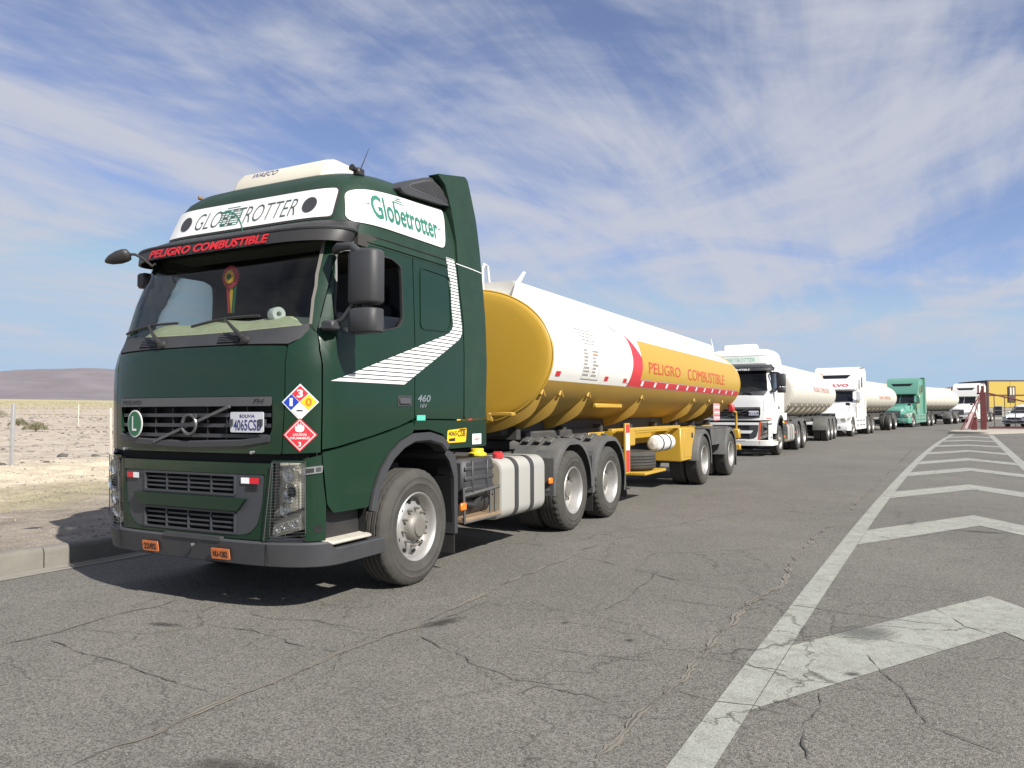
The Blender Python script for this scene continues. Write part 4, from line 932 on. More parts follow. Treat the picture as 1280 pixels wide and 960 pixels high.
        mb = MB(); mb.tube([c+ax*.09, c+ax*.15+Vector((0, .0, -.02)), Vector((-.74, -1.30, 2.86)), Vector((-.70, -1.24, 2.80)), Vector((-.74, -1.18, 2.83))], .012, 7); mb.box((-1.12, -.98, 2.74), (.12, .12, .14), .02); mb.each('front_mirror_arm', BLACK, fm)
    # --- bumper shell, headlamps, lower grille
    fr = [(-.70, 1.045), (-.80, 1.055), (.80, 1.055), (.785, .86), (.74, .68), (.66, .605), (.55, .585), (-.55, .585), (-.66, .605), (-.74, .68), (-.785, .86), (-.80, 1.055)][1:-1]
    bs = sh('bumper_shell', [(-.865, 1.14), (.865, 1.14), (.875, .95), (.82, .56), (-.82, .56), (-.875, .95)], FM, P, holes=[fr], du=.07, dv=.07, th=.03)
    gA = rrect(-.515, .515, .895, 1.04, .012); gB = rrect(-.515, .515, .60, .755, .012)
    fo = rpoly([(u*.992, (v-.82)*.99+.82) for u, v in fr], .03)
    lf = sh('lower_grille_frame', fo, FM, GRILLE, holes=[gA, gB], off=-.004, th=.04, du=.07, dv=.07)
    sh('lower_grille_backing', [(-.6, .56), (.6, .56), (.6, 1.06), (-.6, 1.06)], FM, DEEP, lf, off=-.07, du=.15, dv=.3)
    sh('lower_grille_bar', rpoly([(-.64, .872), (.64, .872), (.56, .775), (-.56, .775)], .015), FM, P, lf, off=.028, th=.04, du=.08, dv=.1)
    for z0, z1 in ((.895, 1.04), (.60, .755)):
        for i in range(1, 4):
            z = z0+(z1-z0)*i/4; sh('grille_slat', [(-.51, z-.007), (.51, z-.007), (.51, z+.007), (-.51, z+.007)], FM, GRILLE, lf, off=-.008, th=.03, du=.1, dv=1)
        sh('grille_rim', rrect(-.525, .525, z0-.01, z1+.01, .015), FM, GRILLE, lf, holes=[rrect(-.508, .508, z0+.006, z1-.006, .01)[::-1]], off=.006, th=.02, du=.1, dv=1)
        mb = MB()
        for x in (-.255, 0, .255): mb.box((x, cfront(x, .8)+.022, (z0+z1)/2), (.012, .04, z1-z0))
        mb.each('grille_rib', GRILLE, lf)
    if o.get('hero'):
        for s in (1, -1):
            sh('reflector', [(s*.585-.0, .985), (s*.665, .985), (s*.665, 1.03), (s*.585, 1.03)], FM, RETRO_W, lf, off=.008, flip=s < 0); sh('reflector', [(s*.665, .985), (s*.755, .985), (s*.755, 1.03), (s*.665, 1.03)], FM, RETRO_R, lf, off=.008, flip=s < 0)
        for i in range(3): sh('side_vent', [(.62, .93+i*.014), (.735, .93+i*.014), (.735, .938+i*.014), (.62, .938+i*.014)], FM, DEEP, lf, off=.002)
    # dark gap under the lid
    mb = MB(); mb.loft([[UM(-1.3+2.6*i/30, 1.14, -.07), UM(-1.3+2.6*i/30, 1.24, -.07)] for i in range(31)], False, False); mb.build('front_gap', DEEP, root)
    for s, mp in ((1, SMR), (-1, SML)):
        fl = s < 0
        hl = [(y_of_x(.89, 1.14), 1.14), (y_of_x(1.095, 1.145), 1.145), (y_of_x(1.095, .9), .9), (y_of_x(1.09, .645), .645), (y_of_x(.835, .58), .58), (y_of_x(.87, .85), .85)]
        # corner shell with lamp opening closed by the lamp
        out = [(y_of_x(1.105, 1.16), 1.165), (-1.30, 1.175), (-1.205, 1.205), (-1.19, 1.0), (-1.168, .83), (-1.168, .56), (y_of_x(1.10, .56), .56), (y_of_x(1.10, .62), .62), (y_of_x(1.105, .9), .9)]
        cs = sh('bumper_corner', out, mp, P, du=.025, dv=.08, th=.03, flip=fl)
        out = [(y_of_x(.88, 1.155), 1.158), (y_of_x(1.10, 1.155), 1.158), (y_of_x(1.10, 1.145), 1.145), (y_of_x(.885, 1.145), 1.145)]
        sh('lamp_brow', [(s*.865, 1.147), (s*1.10, 1.147), (s*1.10, 1.165), (s*.865, 1.165)], FM, P, cs, du=.03, th=.02, flip=fl)
        hm = lambda u, v, off=0.: FM(s*u, v, off)
        ho = rpoly([(.895, 1.143), (1.098, 1.143), (1.098, .648), (.83, .575)], .02)
        hb = sh('headlamp', ho, hm, LENSB, off=-.05, du=.03, dv=.05, flip=fl)
        sh('lamp_side_wall', [(.88, .80), (.895, 1.143), (.905, 1.143), (.89, .80)], hm, DGREY, hb, off=-.0, th=.05, flip=fl)
        # reflectors and projectors
        for cx_, cz_, r in ((1.0, 1.06, .06), (1.005, .925, .072), (.975, .80, .055)):
            p = hm(cx_, cz_, -.03); mb = MB(); mb.lathe([(r, .045), (r*.9, .02), (r*.6, .0), (r*.25, -.01), (0, -.012)], AX(p, (1, 0, 0), (0, 0, 1), (s*.35, -.94, 0)), 20); mb.build('lamp_reflector', LAMP, hb)
        mb = MB(); p = hm(1.01, .925, -.012); mb.lathe([(.042, 0), (.038, .02), (.02, .034), (0, .038)], AX(p, (1, 0, 0), (0, 0, 1), (s*.35, -.94, 0)), 18); mb.build('projector_lens', CARG, hb)
        sh('indicator_lamp', rpoly([(.86, .605), (1.085, .665), (1.08, .745), (.87, .675)], .01), hm, LAMP, hb, off=-.012, du=.04, dv=.05, flip=fl)
        for cx_, cz_ in ((.915, .655), (.975, .672), (1.035, .69)):
            p = hm(cx_, cz_, -.006); mb = MB(); mb.lathe([(.028, .012), (.02, 0), (.008, -.006), (0, -.006)], AX(p, (1, 0, 0), (0, 0, 1), (s*.35, -.94, 0)), 14); mb.build('lamp_reflector', CHROME, hb)
        sh('lamp_divider', [(.85, .70), (1.09, .79), (1.09, .81), (.855, .725)], hm, DGREY, hb, off=-.004, th=.03, du=.04, flip=fl)
        sh('lamp_cover', ho, hm, CLEAR, hb, off=-.001, du=.03, dv=.06, flip=fl)
        if o.get('hero'):
            mb = MB()
            for i in range(26):
                z = .59+i*.0222; xl = interp([(.575, .815), (1.143, .88)], z); zt = z-.02*(1-(z-.59)/.56); mb.tube([hm(xl, zt, .03), hm((xl+1.1)/2, zt+.008, .034), hm(1.105, zt+.018, .03)], .0016, 4)
            mb.tube([hm(.812, .565, .03), hm(.88, 1.15, .03), hm(1.108, 1.16, .03), hm(1.108, .63, .03)], .004, 5, closed=True)
            for x in (.86, .98): mb.tube([hm(x, .60, .03), hm(x+.03, 1.15, .03)], .0026, 4)
            mb.build('lamp_guard', SILVER, hb)['kind'] = 'stuff'
        mk_ = sh('side_marker', rpoly([(-1.296, 1.058), (-1.20, 1.073), (-1.197, 1.126), (-1.296, 1.113)], .008), mp, CHROME, cs, off=.010, th=.012, du=.03, flip=fl); sh('marker_lens', [(-1.285, 1.068), (-1.247, 1.075), (-1.247, 1.108), (-1.285, 1.103)], mp, BLACK, mk_, off=.012, du=.03, flip=fl); sh('marker_lens', [(-1.237, 1.077), (-1.207, 1.083), (-1.207, 1.115), (-1.237, 1.11)], mp, GRILLE, mk_, off=.012, du=.03, flip=fl)
        sh('tow_hole', circ(-1.215, .652, .028, .028, 16), mp, DEEP, cs, off=.003, flip=fl)
        # entry step behind the bumper
        mb = MB(); mb.box((s*1.08, -.90, .553), (.34, .48, .03), .012, (0, s*radians(7), 0)); mb.build('entry_step', pm('step_tread', (.42, .39, .33), .8, var=.3, scale=10), root)
        mb = MB(); mb.box((s*1.03, -.92, .66), (.12, .50, .24), .02); mb.build('step_riser', DGREY, root)
        mb = MB(); mb.prism([(-1.16, .56), (-1.12, .80), (-.72, .80), (-.70, .56)], lambda u, v, w_: (s*w_, u, v), 1.02, 1.14); mb.build('step_side', BLACK, root)
    # grey lower bumper
    BM = M.get('bumper', pm('bumper_grey', (.036, .039, .046), .5, var=.2, scale=7, dust=.10, dcol=(.26, .23, .18)))
    k0 = -1.88; pr = [(.40, -.16), (.372, -.05), (.362, -.005), (.372, .016), (.538, .028), (.552, .016), (.552, -.06)]
    def bp_(th, z, d):
        p = UM(th, z, d); k = max(0, min(1, (p.y+1.16)/.05)); p.z -= k*.055*max(0, (z-.372)/.18); return p
    mb = MB(); mb.loft([[bp_(-2.02+4.04*i/90, z, d) for z, d in pr] for i in range(91)], False, False); lb = fix_normals(mb.build('lower_bumper', BM, root, 16))
    for s in (1, -1): sh('bumper_seam', [(s*.83-.004, .40), (s*.83+.004, .40), (s*.83+.004, .54), (s*.83-.004, .54)], FM, DEEP, lb, off=.0315, du=.1)
    for a, b in ((-.14, .42),): sh('bumper_step', rrect(a-.1, b-.02, .535, .568, .01), FM, BM, lb, off=.035, th=.06, du=.08)
    if o.get('hero'):
        for x, tx_ in ((-.40, '33'), (.40, 'NU-1202')):
            pz = sh('orange_plate', rrect(x-.095, x+.095, .405, .487, .008), FM, ORPL, lb, off=.043, th=.006, du=.1); text('lettering', '22/02' if x < 0 else tx_, (x-.075, x+.075, .422, .47), FM, PRINTK, pz, .0455, .03)
        mb = MB(); mb.lathe([(0, .02), (.012, .018), (.014, 0)], AX(FM(.11, .495, .034), (1, 0, 0), (0, 0, 1), (0, -1, 0)), 10); mb.build('tow_bolt', CHROME, lb)
    # --- interior
    mb = MB(); mb.box((0, -.1, 1.45), (2.3, 1.4, .04)); mb.build('cab_floor', INTER, root)
    mb = MB(); mb.box((0, .60, 2.3), (2.32, .03, 1.7)); mb.box((0, .15, 2.93), (2.2, .95, .03)); mb.each('cab_lining', INTER, root)
    for s in (1, -1): mb = MB(); mb.box((s*1.15, -.15, 2.93), (.10, 1.3, .10)); mb.build('cab_lining', INTER, root)
    mb = MB(); mb.box((0, -.72, 2.98), (2.0, .3, .1)); mb.build('cab_lining', INTER, root)
    mb = MB(); rg = []
    for i in range(13): x = -1.08+2.16*i/12; rg.append([Vector((x, .25+.03*sin(i*2.2), 2.9)), Vector((x, .27+.03*sin(i*2.2), 1.6))])
    mb.loft(rg, False, False); mb.build('sleeper_curtain', CURT, root)
    mb = MB(); rows = []
    for i in range(25):
        x = -1.06+2.12*i/24; y0 = cfront(min(1.06, abs(x))*(1 if x > 0 else -1), 2.16)+.03; rows.append([Vector((x, y0+(-.72-y0)*t, 2.13+.17*min(1, t*1.6)+.02*sin(t*3+x)+.012*sin(9*x+5*t)+(0 if t < .95 else -.05))) for t in (0, .15, .3, .45, .6, .75, .9, 1)]+[Vector((x, -.70, 1.7))])
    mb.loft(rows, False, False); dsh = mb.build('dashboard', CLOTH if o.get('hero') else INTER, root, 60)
    for x in (-.55, .58):
        mb = MB(); mb.box((x, -.12, 1.82), (.52, .5, .16), .05); mb.box((x, .14, 2.18), (.50, .15, .72), .05, (radians(-9), 0, 0)); mb.box((x, .19, 2.62), (.3, .1, .2), .04); mb.build('seat', SEAT, root)
    mb = MB(); mb.tube([Vector((.58+.23*cos(a_), -.66+.10*sin(a_), 2.17+.20*sin(a_))) for a_ in [2*pi*i/28 for i in range(28)]], .016, 8, closed=True); mb.tube([(.58, -.66, 2.17), (.58, -.8, 1.95)], .03, 8); mb.build('steering_wheel', BLACK, root)
    # --- chassis
    wb = o.get('wb', 3.55)
    mb = MB()
    for s in (1, -1): mb.box((s*.42, 2.2+(wb-3.55)/2, .87), (.09, 6.3+(wb-3.55), .27), .01)
    for y in (-.9, .9, 2.0, 3.1, 4.2, 5.2): mb.box((0, y, .87), (.8, .1, .2))
    mb.box((0, -.3, 1.2), (.9, 1.0, .5), .05); mb.build('chassis_frame', FRAME, root)
    for y in (0, wb, wb+1.37): mb = MB(); mb.cyl((-1.0, y, .5), (1.0, y, .5), .07, n=10); mb.lathe([(.0, -.2), (.16, -.16), (.2, 0), (.16, .16), (0, .2)], AX((0, y, .5), (0, 1, 0), (0, 0, 1), (1, 0, 0)), 14); mb.build('axle', FRAME, root)
    for s in (1, -1):
        wheel(root, 1.235, 0, .512, 'front', s)
        for y in (wb, wb+1.37): wheel(root, 1.235, y, .512, 'dual', s)
        # guard plate and flap behind the front wheel
        mb = MB(); mb.prism([(.50, 1.19), (.66, 1.10), (.70, .93), (.70, .36), (.645, .36), (.63, .90), (.55, 1.06), (.47, 1.13)], lambda u, v, w_: (s*w_, u, v), .66, 1.225); mb.build('mud_guard', DGREY, root)
        mb = MB(); mb.box((s*.95, .66, .27), (.52, .014, .20)); mb.build('mud_flap', BLACK, root)
        # rear fenders
        for y in (wb, wb+1.37):
            R_ = .665; an = [radians(q) for q in (range(-2, 183, 9) if y == wb else range(-18, 172, 9))]; rg = []
            for t in an:
                yy = y-R_*cos(pi-t) if False else y+R_*cos(t); zz = .535+min(R_*sin(t), .645)+(0)
                nn = Vector((0, cos(t), sin(t)))
                prf = [(.60, 0), (1.20, .0), (1.245, -.02), (1.25, -.075), (1.24, -.075), (1.232, -.03), (1.19, -.015), (.60, -.015)]
                rg.append([Vector((s*x, yy, zz))+nn*d for x, d in prf])
            mb = MB(); mb.loft(rg, True, True); fd = fix_normals(mb.build('rear_fender', FEND, root, 50))
            mb = MB()
            for q in range(3):
                for t in (-1, 1): mb.box((s*(.72+q*.16), y+t*.30, 1.168-.0), (.09, .14, .03), .008, (radians(-22*t), 0, 0))
            mb.each('fender_rib', FEND, fd)
        mb = MB(); mb.prism([(wb-.66, .5), (wb-.66, .96), (wb-.56, 1.05), (wb-.60, .85), (wb-.60, .5)], lambda u, v, w_: (s*w_, u, v), .98, 1.25); mb.build('fender_front_plate', FEND, root)
        mb = MB(); mb.prism([(wb+.63, .93), (wb+.685, .99), (wb+.74, .93), (wb+.72, .42), (wb+.65, .42)], lambda u, v, w_: (s*w_, u, v), .62, 1.243); mb.build('fender_joint', FEND, root)
        mb = MB(); mb.box((s*.93, wb+.69, .30), (.58, .012, .26)); mb.build('mud_flap', BLACK, root); mb = MB(); mb.prism([(wb+1.37+.60, .62), (wb+1.37+.66, .60), (wb+1.37+.76, .22), (wb+1.37+.745, .22)], lambda u, v, w_: (s*w_, u, v), .62, 1.23); mb.build('mud_flap', BLACK, root)
        # fuel tank
        ty0, ty1 = 1.585, 2.68+(wb-3.55)
        sec = rrect(.60, 1.235, .365, 1.02, .13, 6)
        mb = MB(); mb.loft([[Vector((s*((u-.92)*k+.92), y, (v-.69)*k+.69)) for u, v in sec] for y, k in ((ty0-.0, .93), (ty0+.012, .985), (ty0+.03, 1), (ty1-.03, 1), (ty1-.012, .985), (ty1, .93))], True, True); ft = fix_normals(mb.build('fuel_tank', ALU, root, 35))
        mb = MB(); mb.loft([[Vector((s*((u-.92)*k+.92), y, (v-.69)*k+.69)) for u, v in sec] for y, k in ((ty0-.005, .92), (ty0-.004, .8))], True, True); fix_normals(mb.build('tank_end', TAN, ft))
        for y in (1.925, 2.315):
            mb = MB(); mb.loft([[Vector((s*((u-.92)*1.022+.92), yy, (v-.69)*1.022+.69)) for u, v in sec] for yy in (y-.045, y+.045)], True, False); fix_normals(mb.build('tank_strap', DGREY, ft))
        mb = MB(); mb.lathe([(.055, 0), (.06, .01), (.06, .05), (.045, .06), (0, .062)], AX((s*1.10, 1.74, 1.02), (1, 0, 0), (0, 1, 0), (0, 0, 1)), 18); mb.box((s*1.10, 1.74, 1.085), (.10, .03, .02), .005); mb.build('fuel_cap', RED, ft)
        # battery and air box ahead of the tank
        mb = MB(); mb.box((s*.93, 1.15, .86), (.56, .62, .40), .04)
        for z in (.76, .86, .96): mb.box((s*1.205, 1.15, z), (.03, .58, .045), .01)
        for y in (1.0, 1.3): mb.box((s*1.212, y, .86), (.03, .03, .36), .008)
        bb = mb.build('battery_box', DGREY, root)
        mb = MB(); mb.lathe([(.09, 0), (.10, .01), (.10, .03), (.07, .045), (.06, .075), (0, .08)], AX((s*1.05, 1.38, 1.06), (1, 0, 0), (0, 1, 0), (0, 0, 1)), 18); mb.box((s*1.05, 1.38, 1.13), (.15, .03, .03), .01); mb.build('filler_cap', pm('yellow_plastic', (.72, .55, .03), .45), bb)
        mb = MB(); mb.cyl((s*1.0, .85, .58), (s*1.0, 1.5, .58), .13, n=18); mb.tube([(s*1.12, .9, .62), (s*1.16, 1.1, .58), (s*1.14, 1.3, .66), (s*1.05, 1.4, .74)], .025, 7); mb.build('air_tank', BLACK, root)
        mb = MB(); mb.tube([(s*1.21, .83, .78), (s*1.225, .83, .44), (s*1.225, 1.56, .44)], .016, 6); mb.tube([(s*1.21, .83, .70), (s*1.22, 1.54, .74)], .02, 6); mb.tube([(s*1.22, 1.36, .74), (s*1.22, 1.36, .44)], .014, 6); mb.tube([(s*1.22, 1.46, .74), (s*1.22, 1.46, .44)], .014, 6); sf = mb.build('step_frame', FEND, root); mb = MB(); mb.box((s*1.15, 1.20, .455), (.17, .74, .05), .01); mb.build('step_plate', RUST, sf)
        for y, z in ((.80, .60), (wb-.70, .69)): mb = MB(); mb.box((s*1.225, y, z), (.03, .10, .075), .01); mb.build('side_lamp', ORANGE, root)
    # behind the cab: catwalk, hoses, fifth wheel
    mb = MB(); mb.box((0, 1.75, 1.03), (1.1, 1.0, .03)); mb.box((.15, .95, 1.5), (.5, .3, .9), .05); mb.cyl((-.6, .95, .9), (-.6, .95, 2.9), .09, n=12); mb.each('rear_equipment', FRAME, root)
    for i, (x, c_) in enumerate(((.3, YELP), (.42, RED), (.54, BLACK))): mb = MB(); mb.tube([(x, .75, 1.75-.05*i), (x+.05, 1.2, 1.38-.1*i), (x, 1.9, 1.32-.08*i), (x-.1, 2.6, 1.5)], .016, 6); mb.build('air_hose', c_, root)
    mb = MB(); mb.lathe([(0, .12), (.46, .12), (.48, .09), (.48, .0), (0, 0)], AX((0, wb+.45, 1.02), (1, 0, 0), (0, 1, 0), (0, 0, 1)), 28); mb.build('fifth_wheel', FRAME, root)
    mb = MB(); mb.box((0, wb+2.05, .86), (2.1, .06, .14), .01); mb.build('rear_crossbar', FRAME, root)
    for s in (1, -1): mb = MB(); mb.box((s*.85, wb+2.09, .86), (.4, .04, .11), .01); mb.build('tail_lamp', RED, root)
    return root

# ------------------------------------------------------------------ tank trailer
def make_tanker(o):
    """o: y0,y1 tank ends; axles; materials top/low/head; options"""
    root = empty(o['name'], (0, 0, 0)); A, B, ZC = o.get('a', 1.2), o.get('b', 1.07), o.get('zc', 2.28); ZS = o.get('zs', 1.925)
    y0, y1 = o['y0'], o['y1']; TOP, LOW, HEAD = o['top'], o['low'], o['head']; hero = o.get('hero')
    ts = math.asin((ZS-ZC)/B)
    up_a = [ts+(pi-2*ts)*i/44 for i in range(45)]; lo_a = [pi-ts+(pi+2*ts)*i/30 for i in range(31)]
    el = lambda a, y, k=1.: Vector((A*k*cos(a), y, ZC+B*k*sin(a)))
    ny = 10
    for nm, an, mt in (('tank_upper_shell', up_a, TOP), ('tank_lower_shell', lo_a, LOW)):
        mb = MB(); mb.loft([[el(a, y0+(y1-y0)*j/ny) for a in an] for j in range(ny+1)], False, False); fix_normals(mb.build(nm, mt, root, 50))
    full = [2*pi*i/72 for i in range(72)]
    for k in range(1, 7):
        yw = y0+(y1-y0)*k/7; mb = MB(); mb.tube([el(a, yw, 1.0) for a in up_a], .0045, 4, cap=False); mb.build('weld_seam', TOP, root)
    for nm, ye, s, mt in (('front_head', y0, -1, HEAD), ('rear_head', y1, 1, o.get('rear', HEAD))):
        rg = [[el(a, ye+s*d, k) for a in full] for k, d in ((1.004, 0), (.988, .022), (.95, .038), (.85, .052), (.6, .072), (.35, .082), (.1, .086))]
        mb = MB(); mb.loft(rg, True, True); h = fix_normals(mb.build(nm, mt, root, 40))
        mb = MB(); mb.tube([el(a, ye, 1.003) for a in full], .016, 6, closed=True); mb.build('head_rim', HEAD, h)
    def TM(y, z, off=0.):
        q = max(-1, min(1, (z-ZC)/B)); a = math.asin(q); n = Vector((cos(a)/A, 0, sin(a)/B)).normalized(); return el(a, y)+n*off
    def sh(name, out, mat, parent=root, **k): mb = MB(); sheet(mb, out, TM, **k); return mb.build(name, mat, parent, 50)
    # stiffening ribs under the belly
    for i, y in enumerate(o['ribs']):
        for s in (1, -1):
            a0 = math.asin((o.get('ribz', 1.80)-ZC)/B); a1 = -pi/2+.12; rg = []
            for k in range(13):
                t = k/12; a = a0+(a1-a0)*t; hgt = .012+o.get('ribh', .085)*min(1, t*3.2)
                wv = .03+.05*min(1, t*2)
                pts = [el(a, y-wv), el(a, y-.014, 1)+Vector((cos(a), 0, sin(a)))*hgt, el(a, y+.014, 1)+Vector((cos(a), 0, sin(a)))*hgt, el(a, y+wv)]
                rg.append([Vector((s*p.x, p.y, p.z)) for p in pts])
            mb = MB(); mb.loft(rg, False, False); fix_normals(mb.build('belly_rib', o.get('rib', LOW), root, 40))
            mb = MB(); c = TM(y, o.get('ribz', 1.80)+.01, .015); c.x *= s; mb.tube([c+Vector((0, -.05, -.03)), c+Vector((0, 0, .035)), c+Vector((0, .06, -.04))], .018, 6); mb.build('rib_lug', o.get('rib', LOW), root)
    # chassis under the tank
    CH = o.get('chassis', FRAME); ax = o['axles']; cy0 = o.get('cy0', y0+1.0)
    mb = MB()
    for s in (1, -1): mb.box((s*.45, (o['fr0']+y1)/2, 1.06), (.12, y1-o['fr0'], .26), .01)
    for y in [o['fr0']+.2+i*1.1 for i in range(int((y1-o['fr0'])/1.1))]: mb.box((0, y, 1.1), (.85, .12, .2))
    mb.build('frame_beam', CH, root)
    mb = MB(); mb.box((0, (y0+.6+o['fr0'])/2+.3, 1.20), (1.0, max(.6, o['fr0']-y0-.2), .12), .02); mb.build('coupler_plate', FRAME, root)
    mb = MB(); mb.box((0, (y0+y1)/2, ZC-B-.06), (.7, y1-y0-.5, .22), .02); mb.build('belly_gap_filler', FRAME, root)  # dark box added to close the lit gap beneath the tank
    mb = MB()
    for y in [y0+.5+i*1.55 for i in range(int((y1-y0)/1.55)+1)]:
        mb.box((0, min(y, y1-.2), 1.24), (.95, .12, .16))
    mb.each('tank_saddle', FRAME, root)
    for y in ax: mb = MB(); mb.cyl((-1.0, y, .5), (1.0, y, .5), .075, n=10); mb.build('axle', FRAME, root)
    for s in (1, -1):
        for y in ax: wheel(root, 1.235, y, .512, 'dual', s, False)
        for y in (ax if o.get('fend', 1) else []):
            R_ = .63; rg = []
            a0_, a1_ = (-12, 192)
            for t in [radians(q) for q in range(a0_, a1_, 12)]:
                nn = Vector((0, cos(t), sin(t))); b_ = Vector((0, y+R_*cos(t), .53+min(R_*sin(t), .66))); prf = [(.60, 0), (1.225, 0), (1.25, -.02), (1.25, -.09), (1.238, -.09), (1.225, -.02), (.60, -.015)]
                rg.append([b_+Vector((s*x, 0, 0))+nn*d for x, d in prf])
            mb = MB(); mb.loft(rg, True, True); fix_normals(mb.build('fender', FEND, root, 50))
        for ya, yb in zip(ax, ax[1:]):
            if yb-ya > 1.6:
                mb = MB(); mb.box((s*.925, (ya+yb)/2, 1.17), (.64, yb-ya-.55, .025), .004); mb.prism([(ya+.50, 1.16), (yb-.50, 1.16), (yb-.68, .80), (ya+.68, .80)], lambda u, v, w_: (s*w_, u, v), 1.20, 1.235); mb.build('fender_bridge', FEND, root)
        mb = MB(); mb.box((s*.95, ax[-1]+.66, .42), (.56, .014, .42)); mb.build('mud_flap', BLACK, root)
        mb = MB(); mb.box((s*.95, ax[0]+.66, .30), (.56, .014, .25)); mb.build('mud_flap', BLACK, root)
        # landing legs
        mb = MB(); mb.box((s*.7, o['fr0']+.55, .85), (.12, .12, .6), .01); mb.box((s*.7, o['fr0']+.55, .55), (.22, .22, .03)); mb.build('landing_leg', CH, root)
    # top walkway and roll-over collar
    mb = MB()
    yc0, yc1 = o.get('collar', (y0+.10, y1-.25))
    zt = ZC+B*sqrt(1-(.60/A)**2); zr = zt+.225; CO = o.get('coll', TOP)
    for s in (1, -1):
        mb = MB(); mb.prism([(yc0, zt-.06), (yc0+.12, zr), (yc1, zr), (yc1+.16, zt-.06)], lambda u, v, w_: (s*w_, u, v), .588, .602); mb.build('roof_collar', TOP, root)
        for yf, d in ((yc0, 1), (yc1+.12, -1)):
            mb = MB(); mb.prism([(yf-.03*d, zt-.03), (yf+.10*d, zr-.01), (yf+.32*d, zr+.16), (yf+.37*d, zr+.15), (yf+.22*d, zr), (yf+.15*d, zt-.03)], lambda u, v, w_: (s*w_, u, v), .606, .622); mb.build('collar_fin', CO, root)
    for yf in (yc0+.09, yc1): mb = MB(); mb.prism([(-.585, zt-.06), (.585, zt-.06), (.585, zr+.01), (-.585, zr+.01)], lambda u, v, w_: (u, w_, v), yf, yf+.015); mb.build('collar_end', CO, root)
    mb = MB(); mb.box((0, (yc0+yc1)/2, ZC+B+.01), (.6, yc1-yc0-.4, .02)); mb.build('roof_walkway', FRAME, root)
    for y in [y0+1.6+i*(y1-y0-3)/3 for i in range(4)]: mb = MB(); mb.lathe([(.25, 0), (.27, .02), (.27, .06), (.2, .09), (0, .1)], AX((0, y, ZC+B), (1, 0, 0), (0, 1, 0), (0, 0, 1)), 20); mb.build('manhole_cover', CREAM, root)
    # rear bumper, lamps
    mb = MB(); mb.box((0, y1+.18, .62), (2.36, .12, .16), .02); mb.box((-.7, y1+.10, .85), (.1, .1, .42)); mb.box((.7, y1+.10, .85), (.1, .1, .42)); mb.build('rear_bumper', CH, root)
    for s in (1, -1): mb = MB(); mb.box((s*.98, y1+.26, .62), (.32, .05, .12), .01); mb.build('tail_lamp', RED, root)
    if o.get('text'):
        t = text('lettering', o['text'][0], o['text'][1], TM, o['text'][2], root, .008, .0, 0)
    if hero:
        # coloured fields on the flank
        yp = sh('yellow_field', [(6.50, 2.06), (y1-.02, 2.06), (y1-.02, 2.735), (6.86, 2.735), (6.66, 2.58), (6.57, 2.44), (6.545, 2.25)], YEL, off=.004, du=1., dv=.05)
        band = [(5.93, 1.935), (6.60, 1.935), (y1-.02, 1.935), (y1-.02, 2.048), (6.50, 2.048), (6.54, 2.25), (6.555, 2.42), (6.47, 2.54), (6.39, 2.66), (6.345, 2.775), (6.325, 2.775), (6.20, 2.62), (6.11, 2.458), (6.06, 2.25), (5.985, 2.03)]  # upper taper draws the glare on the tank into the band's outline
        rb = sh('red_band', band, RED, off=.0045, du=.3, dv=.05)
        for i in range(11): yq = 6.60+i*.72; sh('reflector', rrect(yq, yq+.11, 1.955, 2.035, .005), RETRO_W, rb, off=.0075, dv=.1, du=.2)
        text('lettering', 'PELIGRO', (6.88, 8.86, 2.175, 2.365), TM, REDT, yp, .008, .0); text('lettering', 'COMBUSTIBLE', (9.40, 12.70, 2.155, 2.38), TM, REDT, yp, .008, .0)
        for yq in (3.15, 4.88, 5.70): sh('reflector', rrect(yq, yq+.14, 1.985, 2.045, .005), RETRO_R, off=.006, dv=.1)
        sh('reflector', rrect(5.86, 5.94, 1.985, 2.045, .005), RETRO_W, rb, off=.0075, dv=.1)
        # calibration table: rows of small print
        rj = random.Random(5); prt = MB(); ora = MB()
        for i in range(5):
            z = 2.66-i*.05; y = 3.98+.03*i; wv = rj.uniform(.35, .7)
            while wv > .05: w1 = rj.uniform(.04, .12); sheet(prt, [(y, z), (y+w1, z), (y+w1, z+.018), (y, z+.018)], TM, off=.004, du=9, dv=9); y += w1+.03; wv -= w1+.03
        for i in range(8):
            z = 2.36-i*.048
            for c, yb in enumerate((4.02, 4.33)):
                y = yb; wv = rj.uniform(.10, .24)
                while wv > .03:
                    w1 = rj.uniform(.025, .06); tgt = ora if (i == 1 and c == 1) else prt; sheet(tgt, [(y, z), (y+w1, z), (y+w1, z+.026), (y, z+.026)], TM, off=.004, du=9, dv=9); y += w1+.012; wv -= w1+.012
        sheet(prt, [(3.98, 1.975), (4.62, 1.975), (4.62, 1.985), (3.98, 1.985)], TM, off=.004, du=9, dv=9)
        for yq in (4.0, 4.28, 4.6): sheet(prt, [(yq, 1.98), (yq+.006, 1.98), (yq+.006, 2.40), (yq, 2.40)], TM, off=.004, du=9, dv=.1)
        for yq, zq in ((5.9, 2.88), (10.0, 2.88)):
            for i in range(3): sheet(prt, [(yq, zq-i*.035), (yq+.3, zq-i*.035), (yq+.3, zq-i*.035+.012), (yq, zq-i*.035+.012)], TM, off=.004, du=9, dv=9)
        prt.build('calibration_print', PRINTGY, root)['kind'] = 'stuff'; ora.build('calibration_mark', ORANGE, root)
        # document tube, marker board, tool box, reserve tank, spare wheel
        mb = MB(); mb.box((.93, 5.65, 1.62), (.07, 1.15, .07), .015); mb.build('side_tube', YEL, root)
        bd = MB(); bd.box((1.19, 5.78, .96), (.03, .22, .78), .004); bdo = bd.build('marker_board', YEL, root)
